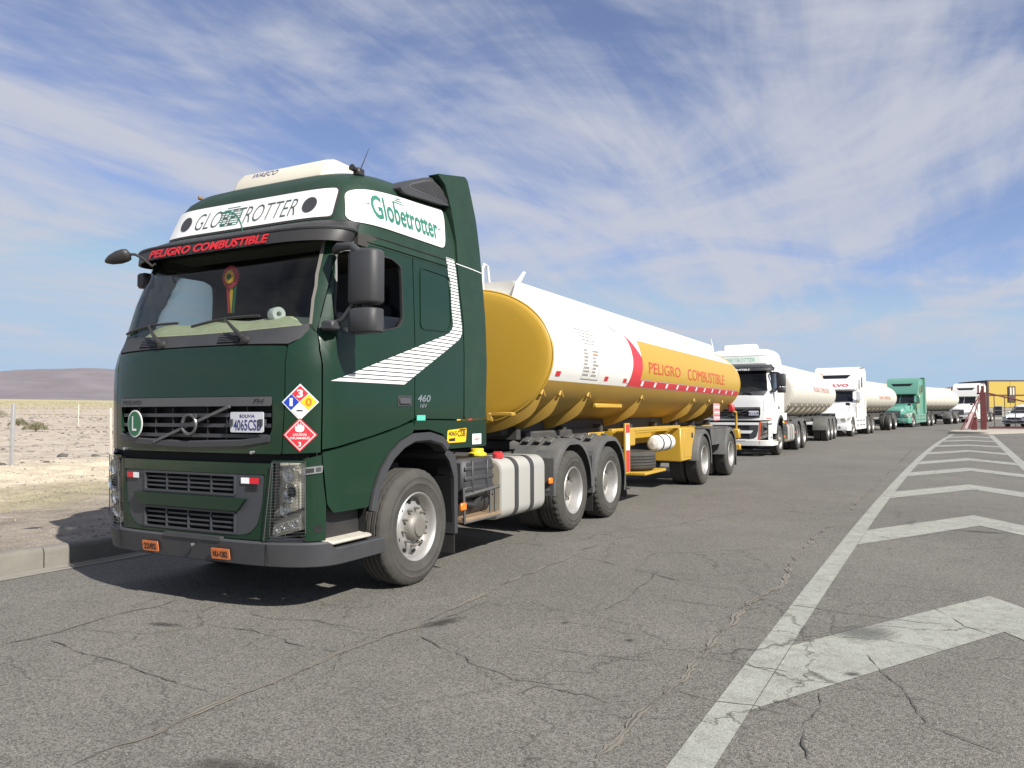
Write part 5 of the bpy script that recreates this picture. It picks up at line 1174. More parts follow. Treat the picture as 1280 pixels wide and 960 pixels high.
        for z0, z1, mt in ((.60, .93, RED), (.93, 1.20, RETRO_W), (1.20, 1.33, RED)): mb = MB(); mb.box((1.209, 5.78, (z0+z1)/2), (.006, .15, z1-z0-.004)); mb.build('board_field', mt, bdo)
        mb = MB(); mb.box((.80, 9.02+.75, .88), (.62, 1.10, .66), .02); tb = mb.build('tool_box', YEL, root); mb = MB(); mb.box((1.112, 9.85, .88), (.01, .80, .52), .004); mb.build('box_door', YEL, tb); mb = MB(); mb.box((1.12, 10.05, 1.05), (.02, .10, .10), .005); mb.build('box_latch', BLACK, tb)
        mb = MB(); mb.box((.80, 7.7, 1.20), (.10, 3.2, .10), .01); mb.box((1.05, 7.7, 1.235), (.06, 3.2, .06), .01); mb.box((1.0, 6.0, 1.10), (.35, .5, .24), .02); mb.each('side_rail', YEL, root)
        mb = MB(); mb.lathe([(0, -.52), (.10, -.50), (.14, -.45), (.15, -.38), (.15, .38), (.14, .45), (.10, .50), (0, .52)], AX((.98, 8.35, .955), (1, 0, 0), (0, 0, 1), (0, -1, 0)), 24); rt_ = fix_normals(mb.build('air_reservoir', WHITE2, root))
        for y in (8.12, 8.58): mb = MB(); mb.lathe([(.152, -.03), (.158, -.03), (.158, .03), (.152, .03)], AX((.98, y-.12, .955), (1, 0, 0), (0, 0, 1), (0, -1, 0)), 24); mb.build('reservoir_strap', BLACK, rt_)
        mb = MB(); T = tyre_mesh(False); mb.add(T.v, T.f, Matrix.Translation((.70, 7.15, .70)) @ Matrix.Rotation(radians(90), 4, 'Y') @ Matrix.Translation((.155, 0, 0))); fix_normals(mb.build('spare_tyre', RUBD, root))
        mb = MB(); mb.box((.70, 7.2, .50), (1.05, 1.2, .05), .01); mb.box((.70, 7.65, .62), (.08, .08, .3)); mb.each('spare_carrier', YEL, root)
        # front fittings
        mb = MB(); mb.box((.60, y0-.16, 1.50), (.30, .10, .05), .01); mb.box((.42, y0-.16, 1.46), (.1, .1, .12), .02); mb.build('coupling_panel', YELD, root)
        mb = MB(); mb.tube([(.20, 3.0, 3.08), (.20, 2.99, 3.40), (.20, 3.03, 3.46), (.20, 3.12, 3.45), (.20, 3.20, 3.10)], .018, 8); mb.build('ladder_hoop', WHITE2, root)
        # rear fittings
        mb = MB(); mb.tube([(1.0, y1+.05, 1.55), (1.02, y1+.42, 1.52), (1.02, y1+.46, 1.40), (1.02, y1+.46, .80)], .03, 8); mb.box((1.02, y1+.42, .95), (.2, .2, .26), .03); mb.build('rear_rail', YEL, root)
        mb = MB(); mb.box((1.0, y1-.02, 1.62), (.14, .16, .18), .03); mb.build('rear_lamp', RED, root)
        pc = MB(); pc.box((.98, 12.9, 1.52), (.02, .62, .40), .004); pl = pc.build('hanging_placard', PINK, root)
        for i in range(5): mb = MB(); mb.box((.993, 12.9, 1.38+i*.065), (.006, .56, .02)); mb.build('placard_print', RED if i % 2 else SIGNW, pl)
        mb = MB(); mb.box((.75, y1+.25, .44), (.5, .06, .2), .01); mb.build('rear_plate', YEL, root)
    return root

# ------------------------------------------------------------------ bonneted tractor
def make_bonneted(M, o):
    root = empty(o['name'], (0, 0, 0)); P = M['paint']
    V = Vector
    def quadring(y, hw, z0, z1, r, hb=None):
        hb = hb or hw
        return [V((-hb, y, z0)), V((-hw, y, z1-r)), V((-hw+r*.4, y, z1-r*.25)), V((-hw+r, y, z1)), V((0, y, z1+.02)), V((hw-r, y, z1)), V((hw-r*.4, y, z1-r*.25)), V((hw, y, z1-r)), V((hb, y, z0))]
    # bonnet
    secs = [(-1.02, .52, .70, 1.20, .10), (-.98, .60, .68, 1.36, .14), (-.80, .70, .7, 1.50, .2), (-.3, .82, .75, 1.64, .24), (.3, .92, .8, 1.74, .24), (.86, 1.0, .8, 1.82, .2)]
    mb = MB(); mb.loft([quadring(*s) for s in secs], False, False); mb.f.append(tuple(range(9))); bon = fix_normals(mb.build('bonnet', P, root, 40))
    # wings with round arches
    for s in (1, -1):
        arc = [(.60*cos(radians(a)), .52+.60*sin(radians(a))) for a in range(180, -1, -15)]
        poly = [(-1.02, .50), (-1.05, .85), (-1.02, 1.02), (-.85, 1.16), (-.4, 1.28), (.3, 1.34), (.86, 1.38), (.86, .50)]+[(.62, .50)]+arc[::-1]
        rg = MB()
        P2, F2 = flat2d(poly)
        put2d(rg, P2, F2, lambda u, v, off=0.: V((s*(1.20-.30*max(0, -(u+.45))**1.3-.12*max(0, v-1.1)+off), u, v)), 0, .45, s < 0)
        fix_normals(rg.build('front_wing', P, root, 40))
        hl = [(-.99, .80), (-.70, .86), (-.42, 1.06), (-.46, 1.12), (-.80, 1.10), (-1.0, 1.0)]
        hlm = lambda u, v, off=0.: V((s*(1.20-.30*max(0, -(u+.45))**1.3-.12*max(0, v-1.1)+off), u, v))
        mb = MB(); sheet(mb, hl, hlm, off=.012, th=.02, du=.1, dv=.1, flip=s < 0); mb.box((s*.93, -1.045, .93), (.22, .03, .2), .02); h = mb.build('headlamp', LENSB, root); mb = MB(); sheet(mb, [(-.93, .87), (-.72, .92), (-.72, 1.03), (-.93, 1.0)], hlm, off=.016, du=.1, dv=.1, flip=s < 0); mb.build('lamp_reflector', LAMP, h)
        # hood mirror
        mb = MB(); mb.tube([V((s*1.02, -.25, 1.40)), V((s*1.12, -.45, 1.62)), V((s*1.08, -.5, 1.72))], .022, 6); mb.box((s*1.05, -.52, 1.78), (.24, .10, .16), .03); mb.build('bonnet_mirror', BLACK, root)
        # door mirror
        mb = MB(); mb.tube([V((s*1.12, .95, 1.85)), V((s*1.35, .90, 1.95)), V((s*1.35, .90, 2.55)), V((s*1.14, .95, 2.6))], .02, 6); mb.box((s*1.36, .88, 2.25), (.24, .12, .52), .04); mb.build('door_mirror', M.get('mirror', P), root)
        # side glass, door, sleeper locker seams
        bx = 1.205
        mb = MB(); mb.box((s*bx, 1.52, 1.45), (.012, .95, .72), .004); d = mb.build('door', P, root); mb = MB(); mb.box((s*(bx+.012), 1.86, 1.58), (.02, .14, .05), .006); mb.build('door_handle', BLACK, d)
        mb = MB(); mb.prism([(1.08, 1.86), (1.92, 1.86), (1.92, 2.52), (1.36, 2.52)], lambda u, v, w_: (s*w_, u, v), bx-.01, bx+.004); mb.build('side_window', CARG, d)
        mb = MB(); mb.prism([(2.42, 2.75), (2.85, 2.75), (2.85, 3.35), (2.55, 3.35)], lambda u, v, w_: (s*w_, u, v), bx-.01, bx+.004); mb.build('sleeper_window', CARG, root)
        for y in (2.08, 3.0): mb = MB(); mb.box((s*(bx+.001), y, 1.75), (.006, .012, 1.5)); mb.build('panel_seam', DGREY, root)
        # side fairing with steps
        mb = MB(); mb.prism([(.70, .42), (.72, .92), (.95, 1.02), (3.75, 1.02), (3.80, .42), (3.7, .36), (.8, .36)], lambda u, v, w_: (s*w_, u, v), .85, 1.215); sf = mb.build('side_fairing', P, root)
        for y in (.98, 1.9, 2.8): mb = MB(); mb.box((s*1.22, y+.3, .60), (.02, .55, .05), .004); mb.box((s*1.22, y+.3, .86), (.02, .55, .05), .004); mb.build('fairing_step', DGREY, sf)
        # exhaust-side extender
        mb = MB(); mb.prism([(3.62, 1.05), (4.02, 1.05), (4.0, 3.7), (3.62, 3.92)], lambda u, v, w_: (s*w_, u, v), 1.175, 1.20); mb.build('cab_extender', P, root)
    # grille
    mb = MB(); mb.prism([(-.46, .78), (.46, .78), (.50, 1.28), (-.50, 1.28)], lambda u, v, w_: (u, w_, v), -1.06, -1.0); g = mb.build('grille', BLACK, root)
    for i in range(6): mb = MB(); mb.box((0, -1.065, .84+i*.075), (.9, .012, .018)); mb.build('grille_slat', CHROME, g)
    mb = MB(); mb.tube([V((-.44, -1.075, .80)), V((.44, -1.075, 1.26))], .018, 6); mb.build('diagonal_bar', CHROME, g)
    mb = MB(); mb.lathe([(.07, 0), (.10, .0), (.10, .02), (.07, .02), (.07, 0)], AX((0, -1.075, 1.03), (1, 0, 0), (0, 0, 1), (0, -1, 0)), 20); mb.build('emblem', CHROME, g)
    # bumper
    rg = []
    for x, y in ((-1.21, -.45), (-1.2, -.85), (-1.1, -1.08), (-.7, -1.19), (0, -1.22), (.7, -1.19), (1.1, -1.08), (1.2, -.85), (1.21, -.45)): rg.append([V((x, y, .34)), V((x*1.005, y-.02, .38)), V((x*1.005, y-.02, .66)), V((x, y, .72)), V((x*.93, y+.10, .72)), V((x*.93, y+.10, .34))])
    mb = MB(); mb.loft(rg, True, True); bm_ = fix_normals(mb.build('bumper', M.get('bumper', P), root, 40))
    mb = MB(); mb.box((0, -1.243, .50), (.9, .01, .16)); mb.build('bumper_opening', BLACK, bm_)
    for s in (1, -1): mb = MB(); mb.lathe([(.07, 0), (.06, .02), (0, .03)], AX((s*.75, -1.20, .52), (1, 0, 0), (0, 0, 1), (0, -1, 0)), 14); mb.build('fog_lamp', LAMP, bm_)
    # cab shell: side profile extruded with bevelled upper edges
    prof = [(.80, 1.0), (.80, 1.80), (.92, 1.88), (1.32, 2.56), (1.24, 2.62), (1.22, 2.70), (1.45, 3.15), (1.80, 3.66), (2.05, 3.86), (2.4, 3.95), (3.45, 3.98), (3.60, 3.94), (3.62, 1.0)]
    rg = []
    for hw, k in ((1.205, 0), (1.18, .03), (1.10, .07)): pass
    mb = MB(); n = len(prof)
    def inset(d): # shrink top/front of the profile
        c = V((2.4, 2.4)); out = []
        for u, v in prof: q = V((u, v)); dr = (c-q); out.append((u+dr.x/ max(.1, dr.length)*d*(1 if v > 1.1 else 0), v+dr.y/max(.1, dr.length)*d*(1 if v > 2.6 else 0)))
        return out
    rings = []
    for x, d in ((-1.06, .10), (-1.16, .035), (-1.20, 0), (1.20, 0), (1.16, .035), (1.06, .10)): rings.append([V((x, u, v)) for u, v in inset(d)])
    mb.loft(rings, True, True); cab = fix_normals(mb.build('cab', P, root, 35))
    # windscreen of two panes
    def WM(x, t, off=0.):
        y = .925+.385*t; z = 1.895+.645*t; return V((x, y-.16*(1-abs(x)**2)*.35+.86*off*-1, z+off*.5))
    for s in (1, -1):
        mb = MB(); q = [(.03, .02), (1.03, .02), (.98, .97), (.03, .97)]; q = q if s > 0 else [(-a, b) for a, b in q][::-1]; sheet(mb, q, WM, off=.03, du=.15, dv=.3, th=.02); mb.build('windscreen', CARG, root)
    mb = MB(); sheet(mb, [(-1.08, -.03), (1.08, -.03), (1.02, 1.02), (-1.02, 1.02)], WM, off=.012, du=.15, dv=.3, th=.04); mb.build('windscreen_frame', P, root)
    mb = MB(); mb.prism([(1.10, 2.60), (1.34, 2.60), (1.30, 2.70), (1.06, 2.64)], lambda u, v, w_: (w_, u, v), -1.15, 1.15); mb.build('sun_visor', M.get('visor', P), root)
    for s in (1, -1): mb = MB(); a = WM(s*.2, 0, .05); b = WM(s*.75, .12, .06); mb.tube([a, b], .012, 5); mb.build('wiper', BLACK, root)
    # roof skylight strip
    def RM(x, t, off=0.): return V((x, 1.45+.35*t-.77*off, 3.15+.51*t+.6*off))
    mb = MB(); sheet(mb, rpoly([(-.62, .22), (.62, .22), (.82, .62), (-.82, .62)], .05), RM, off=.012, th=.02, du=.3, dv=.3); mb.build('skylight', CARG, root)
    if o.get('sign'):
        def RM2(x, t, off=0.): return V((x, 1.24+.21*t-.9*off, 2.72+.43*t+.42*off))
        text('lettering', o['sign'], (-.75, .75, .12, .52), RM2, RED, root, .012, .04)
        mb = MB(); sheet(mb, [(-1.0, .80), (-.70, .80), (-.76, .62), (-1.02, .55)], RM, off=.012, du=.3); mb.build('roof_emblem', RED, root)
    for i in (): mb = MB(); mb.box((-.7+i*.35, 2.02, 3.88), (.12, .08, .05), .015); mb.build('roof_marker_lamp', ORANGE, root)
    # chassis
    d1, d2 = o.get('drives', (4.6, 5.95))
    mb = MB()
    for s in (1, -1): mb.box((s*.42, 2.9, .86), (.09, 7.6, .27), .01)
    mb.box((0, 0, 1.05), (.9, 1.3, .7), .05); mb.build('chassis_frame', FRAME, root)
    for y in (0, d1, d2): mb = MB(); mb.cyl((-1.0, y, .5), (1.0, y, .5), .07, n=8); mb.build('axle', FRAME, root)
    for s in (1, -1):
        wheel(root, 1.20, 0, .512, 'front', s)
        for y in (d1, d2): wheel(root, 1.235, y, .512, 'dual', s, False)
        mb = MB(); mb.box((s*.95, d2+.72, .55), (.56, .014, .62)); mb.build('mud_flap', BLACK, root)
    mb = MB(); mb.lathe([(0, .12), (.46, .12), (.48, .09), (.48, 0), (0, 0)], AX((0, d1+.6, 1.02), (1, 0, 0), (0, 1, 0), (0, 0, 1)), 24); mb.build('fifth_wheel', FRAME, root)
    return root

# ------------------------------------------------------------------ the queue of tankers
def place(o, x, y, h):
    o.location = (x, y, G(y)); o.rotation_euler = (math.atan(.0062) if y > 20 else 0, 0, -radians(h)); return o
t1 = make_fh({'paint': GREEN, 'upper': GREENF}, dict(name='tractor_unit', hero=True, plate='4065CSB', visor='PELIGRO COMBUSTIBLE', visbox=(-.80, .60, 2.884, 2.958)))
tag(t1, 'dark green high-roof tractor unit with white roof sign, nearest to the camera', 'truck')
tr1 = make_tanker(dict(name='tank_trailer', hero=True, a=1.21, b=.87, zc=2.245, ribz=1.77, ribh=.125, y0=2.97, y1=14.55, top=pm('tank_white', (.72, .71, .675), .34, coat=.25, var=.05, scale=1.2, dust=.10, dcol=(.5, .46, .38), stretch=(1, 1.6, .35)), low=YELD, head=YEL, rear=YEL, rib=YELD, chassis=YEL, fr0=5.9, axles=[10.62, 13.25], ribs=[3.04, 3.6, 4.58, 7.03, 10.58, 11.95, 13.3], collar=(3.04, 14.2), coll=pm('pale_grey_coaming', (.62, .61, .57), .45, var=.06)))
tag(tr1, 'white and yellow tank trailer lettered in red, behind the dark green tractor', 'trailer')
def rig(tr, trl, x, y, h):
    place(tr, x, y, h); place(trl, x, y, h)
# second truck: white cab-over
t2 = make_fh({'paint': WHITE, 'bumper': WHITE2, 'ac': WHITE2}, dict(name='tractor_unit', plate='3157', sign='GLOBETROTTER', visor='PELIGRO COMBUSTIBLE', visbox=(-.7, .5, 2.88, 2.94), wb=3.75))
for nm, x0, x1, z0, z1 in (('stripe', .80, .855, .58, 1.15),):
    for s in (1, -1): mb = MB(); sheet(mb, [(s*.79, .56), (s*.845, .56), (s*.89, 1.16), (s*.835, 1.16)] if s > 0 else [(-.845, .56), (-.79, .56), (-.835, 1.16), (-.89, 1.16)], FM, off=.012, du=.1, dv=.1); mb.build('stripe_decal', pm('orange_red_stripe', (.62, .09, .03), .45), t2)
mb = MB(); sheet(mb, [(-1.33, 1.26), (-1.215, 1.26), (-1.215, 1.295), (-1.33, 1.285)], SMR, off=.005, du=.03); mb.build('stripe_decal', MATS['orange_red_stripe'], t2)
tag(t2, 'white cab-over tractor with orange bumper stripes, second in the queue', 'truck')
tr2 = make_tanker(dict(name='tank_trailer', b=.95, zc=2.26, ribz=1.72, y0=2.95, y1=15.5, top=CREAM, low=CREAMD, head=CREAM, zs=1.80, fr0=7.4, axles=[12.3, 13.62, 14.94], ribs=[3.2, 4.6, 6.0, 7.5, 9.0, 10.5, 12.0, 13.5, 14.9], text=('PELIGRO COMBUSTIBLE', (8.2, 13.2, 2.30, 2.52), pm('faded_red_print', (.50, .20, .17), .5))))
tag(tr2, 'cream tank trailer on three axles behind the white cab-over tractor', 'trailer')
rig(t2, tr2, 1.07-1.235*cos(radians(2)), 22.2, 2.0)
for i in range(14): pass
BT = dict(drives=(4.6, 5.95))
t3 = make_bonneted({'paint': WHITE, 'bumper': WHITE}, dict(name='tractor_unit', sign='VOLVO', **BT)); tag(t3, 'white bonneted tractor with red roof lettering, third in the queue', 'truck')
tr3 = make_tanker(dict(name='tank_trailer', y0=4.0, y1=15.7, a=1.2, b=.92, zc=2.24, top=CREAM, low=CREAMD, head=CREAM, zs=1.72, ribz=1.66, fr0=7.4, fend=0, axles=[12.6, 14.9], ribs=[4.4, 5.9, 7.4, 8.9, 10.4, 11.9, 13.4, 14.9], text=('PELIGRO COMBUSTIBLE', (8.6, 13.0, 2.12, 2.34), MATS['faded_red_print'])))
tag(tr3, 'cream tank trailer behind the white bonneted tractor', 'trailer')
rig(t3, tr3, 2.18-1.2*cos(radians(7)), 41.1, 7.0)
t4 = make_bonneted({'paint': MINT}, dict(name='tractor_unit', **BT)); tag(t4, 'mint green bonneted tractor, fourth in the queue', 'truck')
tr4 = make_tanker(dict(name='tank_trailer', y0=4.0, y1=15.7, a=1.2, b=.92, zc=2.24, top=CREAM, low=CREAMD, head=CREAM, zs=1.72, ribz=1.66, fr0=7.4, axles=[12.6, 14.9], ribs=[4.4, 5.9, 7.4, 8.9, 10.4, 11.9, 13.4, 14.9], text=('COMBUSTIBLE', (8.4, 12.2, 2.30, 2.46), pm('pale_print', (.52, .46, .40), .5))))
tag(tr4, 'cream tank trailer behind the mint green tractor', 'trailer')
rig(t4, tr4, 5.15-1.2*cos(radians(14)), 62.8, 14.0)
t5 = make_bonneted({'paint': WHITE2}, dict(name='tractor_unit', **BT)); tag(t5, 'white bonneted tractor last in the queue, behind the maroon gate post', 'truck')
place(t5, 10.56-1.2*cos(radians(18)), 83.8, 18.0)

for q in (t1, t2, t3, t4, t5): q['group'] = 'tractor units in the queue'
for q in (tr1, tr2, tr3, tr4): q['group'] = 'tank trailers in the queue'
# things inside the first cab
rs = empty('rosette', (.075, -1.08, 2.665)); tag(rs, 'red, yellow and green ribbon rosette hanging behind the green truck windscreen', 'rosette')
for r0, r1, mt, dy in ((.045, .105, RED, .0), (.02, .062, YELP, -.012), (0, .026, LDISC, -.02)):
    mb = MB(); vs = [(0, dy-.006, 0)]; fs = []; n_ = 48
    for i in range(n_): a = 2*pi*i/n_; rr = r1*(1 if i % 2 else .84); vs.append((rr*cos(a), dy+(.008 if i % 2 else -.004), rr*sin(a)))
    for i in range(n_): fs.append((0, 1+(i+1) % n_, 1+i))
    mb.add(vs, fs); mb.build('rosette_petals', mt, rs)
for dx, mt in ((-.04, RED), (0, YELP), (.04, LDISC)): mb = MB(); mb.box((dx*.8, .012, -.18), (.032, .004, .24), 0, (0, radians(dx*150), 0)); mb.build('ribbon_tail', mt, rs)
mb = MB(); mb.lathe([(.022, -.05), (.055, -.05), (.058, -.046), (.058, .046), (.055, .05), (.022, .05), (.022, -.05)], AX((.50, -.98, 2.335), (0, 0, 1), (.35, .94, 0), (.94, -.35, 0)), 28)
tag(fix_normals(mb.build('paper_roll', PAPER)), 'white paper roll lying on the dashboard of the green truck', 'paper roll')
mb = MB()
rg = [[Vector((-.72+.62*i/8+.1*t, -1.05+.14*t+.02*sin(i*2.1), 2.20+.05*sin(i*1.3+t*2)+.05*t)) for i in range(9)] for t in (0, .5, 1, 1.5)]
mb.loft(rg, False, False); tag(mb.build('crumpled_cloth', PAPER), 'crumpled pale cloth at the foot of the green truck windscreen', 'cloth')

# ------------------------------------------------------------------ island and gate at the right
gy = G(49)
isl = [(7.0, 48.0), (7.2, 47.3), (8.9, 46.7), (11.5, 50.2), (30, 55), (30, 62), (9.5, 56), (7.6, 52)]
mb = MB(); mb.prism(rpoly(isl, .4), lambda u, v, w_: (u, v, w_), gy-.05, gy+.13); tag(mb.build('traffic_island', pm('pale_concrete', (.36, .33, .28), .9, var=.15, bump=.3)), 'raised pale concrete island at the end of the gore', kind='structure')
zi = gy+.13
gt = empty('gate_post', (9.2, 53.2, zi)); tag(gt, 'thick maroon gate post with raised hinge head on the island', 'gate post')
mb = MB(); mb.box((0, 0, 1.22), (.34, .28, 2.44), .02); mb.build('post', MAROON, gt)
mb = MB(); mb.box((-.02, 0, 2.55), (.16, .16, .6), .01); mb.box((-.26, 0, 2.60), (.10, .12, .62), .01); mb.box((-.15, 0, 2.35), (.4, .1, .1), .01); mb.build('hinge_head', MAROON, gt)
br = empty('barrier_brace', (8.0, 51.2, zi)); tag(br, 'slanted maroon brace with pale panel leaning to the gate post', 'brace')
mb = MB(); mb.tube([(-.18, 0, 0), (1.0, 1.9, 2.25)], .04, 6); mb.build('brace_bar', MAROON, br)
mb = MB(); mb.tube([(.30, 0, .1), (1.02, 1.95, 2.1)], .04, 6); mb.build('brace_bar', MAROON, br)
mb = MB(); vs = [(.02, .1, .1), (.26, .1, .1), (.66, 1.0, 1.15), (.5, 1.0, 1.15), (.02, .14, .1), (.26, .14, .1), (.66, 1.04, 1.15), (.5, 1.04, 1.15)]; mb.add(vs, [(0, 1, 2, 3), (7, 6, 5, 4), (0, 4, 5, 1), (1, 5, 6, 2), (2, 6, 7, 3), (3, 7, 4, 0)]); mb.build('brace_panel', pm('faded_pink_panel', (.42, .30, .28), .6, var=.25), br)
bo = empty('bollard', (8.62, 52.4, zi)); tag(bo, 'short maroon bollard at the foot of the brace', 'bollard'); mb = MB(); mb.box((0, 0, .38), (.34, .3, .76), .03); mb.build('body', MAROON, bo); mb = MB(); mb.box((0, 0, .78), (.40, .36, .06), .01); mb.build('cap', MAROON, bo)
# sliding mesh gate
ga = empty('mesh_gate', (9.5, 53.6, zi)); ga.rotation_euler = (0, 0, radians(3)); tag(ga, 'maroon framed wire mesh gate beside the gate post', 'gate')
Lg = 7.0
mb = MB(); mb.box((Lg/2, 0, .12), (Lg, .07, .12)); mb.build('bottom_rail', MAROON, ga)
mb = MB(); mb.tube([(0, 0, 2.38), (2.0, 0, 1.82), (Lg, 0, 1.82)], .05, 6); mb.build('top_rail', MAROON, ga)
for i in range(12): mb = MB(); zt = 2.38-.28*min(2.0, .35+i*.58); mb.tube([(.35+i*.58, 0, .12), (.35+i*.58, 0, zt)], .024, 6); mb.build('upright', BLDB, ga)
mb = MB(); mb.tube([(0, 0, 1.25), (Lg, 0, 1.25)], .016, 5); mb.build('mid_wire', WIRE, ga)
mb = MB()
for i in range(28):
    x = i*.25
    for s in (1, -1):
        a = x; b = x+s*1.65
        if 0 <= b <= Lg: mb.tube([(a, .01*s, .15), (b, .01*s, 1.80)], .0022, 3, cap=False)
ms = mb.build('wire_mesh', WIRE, ga); ms['kind'] = 'stuff'
# yellow building
bd = empty('yellow_building', (0, 0, 0)); tag(bd, 'yellow clad building with shaded side painted brown behind the gate', 'building')
D0 = 94.; fh = fw.copy(); fh.z = 0; fh.normalize()
def at(px, d): q = CAM+fh*d+rt*((px-640)/965.4*d); return Vector((q.x, q.y))
ca = at(1235, D0); cb = at(1480, D0+1); cl = at(1199, D0+8)
gb = G(90); H = 1.5235+(515.5-476.5)/965.4*D0
ex = (cb-ca).normalized(); ey = Vector((-ex.y, ex.x)); Wd = (cb-ca).length
bd.location = (ca.x, ca.y, gb); bd.rotation_euler = (0, 0, atan2(ex.y, ex.x)); Hh = H-gb
shear = (cl-ca); lxl = shear.dot(ex); lyl = shear.dot(ey)
mb = MB(); mb.prism([(0, 0), (Wd, 0), (Wd, 9), (lxl*.98, lyl)], lambda u, v, w_: (u, v, w_), 0, Hh-.1); mb.build('wall', BLDG, bd)
mb = MB(); mb.prism([(-.05, -.06), (Wd, -.06), (Wd, 9.1), (lxl-.1, lyl)], lambda u, v, w_: (u, v, w_), Hh-.10, Hh); mb.build('roof', BLDB, bd)
npan = 9; pw = Wd/npan
for i in range(npan):
    mb = MB(); mb.box((pw*(i+.5), -.035, Hh-.15-.85), (pw-.03, .06, 1.62), .01); mb.build('cladding_panel', BLDY, bd)
    mb = MB(); mb.box((pw*(i+.5), -.030, Hh-2.6), (pw-.03, .05, 1.46), .01); mb.build('cladding_panel', BLDY, bd)
mb = MB(); mb.box((Wd/2, -.05, Hh-1.83), (Wd, .09, .14)); mb.build('fascia_band', MAROON, bd)
mb = MB(); mb.box((-.02, -.03, Hh/2), (.22, .1, Hh-.12)); mb.build('corner_post', BLDB, bd)
mb = MB(); P3 = [(-.1, -.0), (lxl-.02, lyl+.0)]; dv_ = Vector((lxl, lyl)).normalized(); nv = Vector((-dv_.y, dv_.x)); nv = nv if nv.x < 0 else -nv
p0 = Vector((0, .02)); p1 = Vector((lxl, lyl)); q = [p0, p1, p1+nv*.1, p0+nv*.1]; mb.prism([(v.x, v.y) for v in q], lambda u, v, w_: (u, v, w_), Hh-.72, Hh-.11); mb.build('side_shade_band', BLDB, bd)  # brown band paints the shade on the building's side
for (x, z, w2, h2) in ((2.9, Hh-1.7, .9, 1.9),):
    f = MB(); f.box((x, -.12, z), (w2, .12, h2), .01); fo_ = f.build('window_frame', BLDB, bd)
    for dx in (-.17, .17): mb = MB(); mb.box((x+dx, -.19, z+.35), (.2, .03, .9)); mb.build('pane', pm('pale_pane', (.62, .58, .45), .3), fo_)
for x in (1.2, 3.6, 6.0): f = MB(); f.box((x, -.03, 1.1), (1.1, .08, 1.3), .01); fo_ = f.build('lower_window', BLDG, bd); mb = MB(); mb.box((x, -.08, 1.1), (.9, .02, 1.1)); mb.build('pane', CARG, fo_)
# small maroon roofed house further back
hb = empty('small_house', (*at(1192, 112), G(115))); hb.rotation_euler = (0, 0, YAW*1.0-.3); tag(hb, 'small maroon roofed house behind the last tank trailer', 'house')
hz_ = 1.52+(515-491)/965.4*112-G(115)
mb = MB(); mb.box((0, 3, hz_/2), (3.2, 6, hz_)); mb.build('wall', BLDG, hb)
mb = MB(); mb.prism([(-1.9, hz_), (1.9, hz_), (1.9, hz_+.15), (.9, hz_+.95), (-1.2, hz_+.35), (-1.9, hz_+.15)], lambda u, v, w_: (u, w_, v), -.3, 6.3); mb.build('roof', MAROON, hb)

# ------------------------------------------------------------------ parked white car
cr_ = empty('parked_car', (0, 0, 0)); tag(cr_, 'white car parked behind the mesh gate at the right edge', 'car')
cpos = at(1283, 59); cr_.location = (cpos.x, cpos.y, G(cpos.y)+.0); cr_.rotation_euler = (0, 0, radians(-28))
# local: front towards -y
body = [(-2.15, .32, .80, .62), (-2.1, .30, .86, .76), (-1.9, .28, .89, .90), (-1.2, .26, .90, 1.02), (-.9, .26, .91, 1.08), (1.6, .26, .91, 1.12), (2.1, .28, .88, 1.08), (2.2, .34, .82, .90)]
mb = MB(); mb.loft([[Vector((-hw*.97, y, z0)), Vector((-hw, y, z0+.12)), Vector((-hw, y, z1-.16)), Vector((-hw*.94, y, z1-.04)), Vector((-hw*.8, y, z1)), Vector((hw*.8, y, z1)), Vector((hw*.94, y, z1-.04)), Vector((hw, y, z1-.16)), Vector((hw, y, z0+.12)), Vector((hw*.97, y, z0))] for y, z0, hw, z1 in body], True, True); fix_normals(mb.build('body', WHITE, cr_, 30))
gh = [(-.95, .80, .80, 1.06), (-.35, .80, .70, 1.50), (-.05, .80, .66, 1.70), (.6, .8, .66, 1.76), (1.4, .8, .66, 1.72), (2.0, .8, .74, 1.15)]
mb = MB(); mb.loft([[Vector((-.84, y, 1.05)), Vector((-hw, y, z1-.03)), Vector((-hw*.85, y, z1)), Vector((hw*.85, y, z1)), Vector((hw, y, z1-.03)), Vector((.84, y, 1.05))] for y, _z, hw, z1 in gh], True, True); fix_normals(mb.build('roof', WHITE, cr_, 30))
def CW(x, t, off=0.): return Vector((x*(1-.18*t), -.93+.86*t-.6*off, 1.10+.56*t+.8*off))
mb = MB(); sheet(mb, [(-.74, .0), (.74, .0), (.70, .96), (-.70, .96)], CW, off=.02, du=.3, dv=.2); mb.build('windscreen', CARG, cr_)
for s in (1, -1):
    mb = MB(); mb.prism([(-.75, 1.12), (1.6, 1.14), (1.35, 1.62), (.0, 1.62)], lambda u, v, w_: (s*(w_-.22*(v-1.1)), u, v), .855, .875); mb.build('side_window', CARG, cr_)
    mb = MB(); mb.box((s*.68, -2.09, .76), (.34, .16, .16), .05); mb.build('headlight', LAMP, cr_)
    mb = MB(); mb.box((s*1.0, -.62, 1.14), (.2, .12, .14), .04); mb.build('door_mirror', WHITE, cr_)
    for y in (-1.35, 1.35):
        mb = MB(); mb.lathe([(0, .02), (.2, .02), (.22, .0), (.32, .0), (.335, -.03), (.335, -.17), (.3, -.2), (0, -.2)], AX((s*.90, y, .335), (0, s*1, 0), (0, 0, 1), (s, 0, 0)), 24); fix_normals(mb.build('wheel', RUBD, cr_))
mb = MB(); mb.box((0, -2.165, .68), (.95, .06, .16), .02); mb.box((0, -2.15, .42), (1.3, .08, .14), .02); mb.build('grille', BLACK, cr_)
mb = MB(); mb.box((0, -2.205, .54), (.42, .02, .12), .004); mb.build('number_plate', PLATE, cr_)
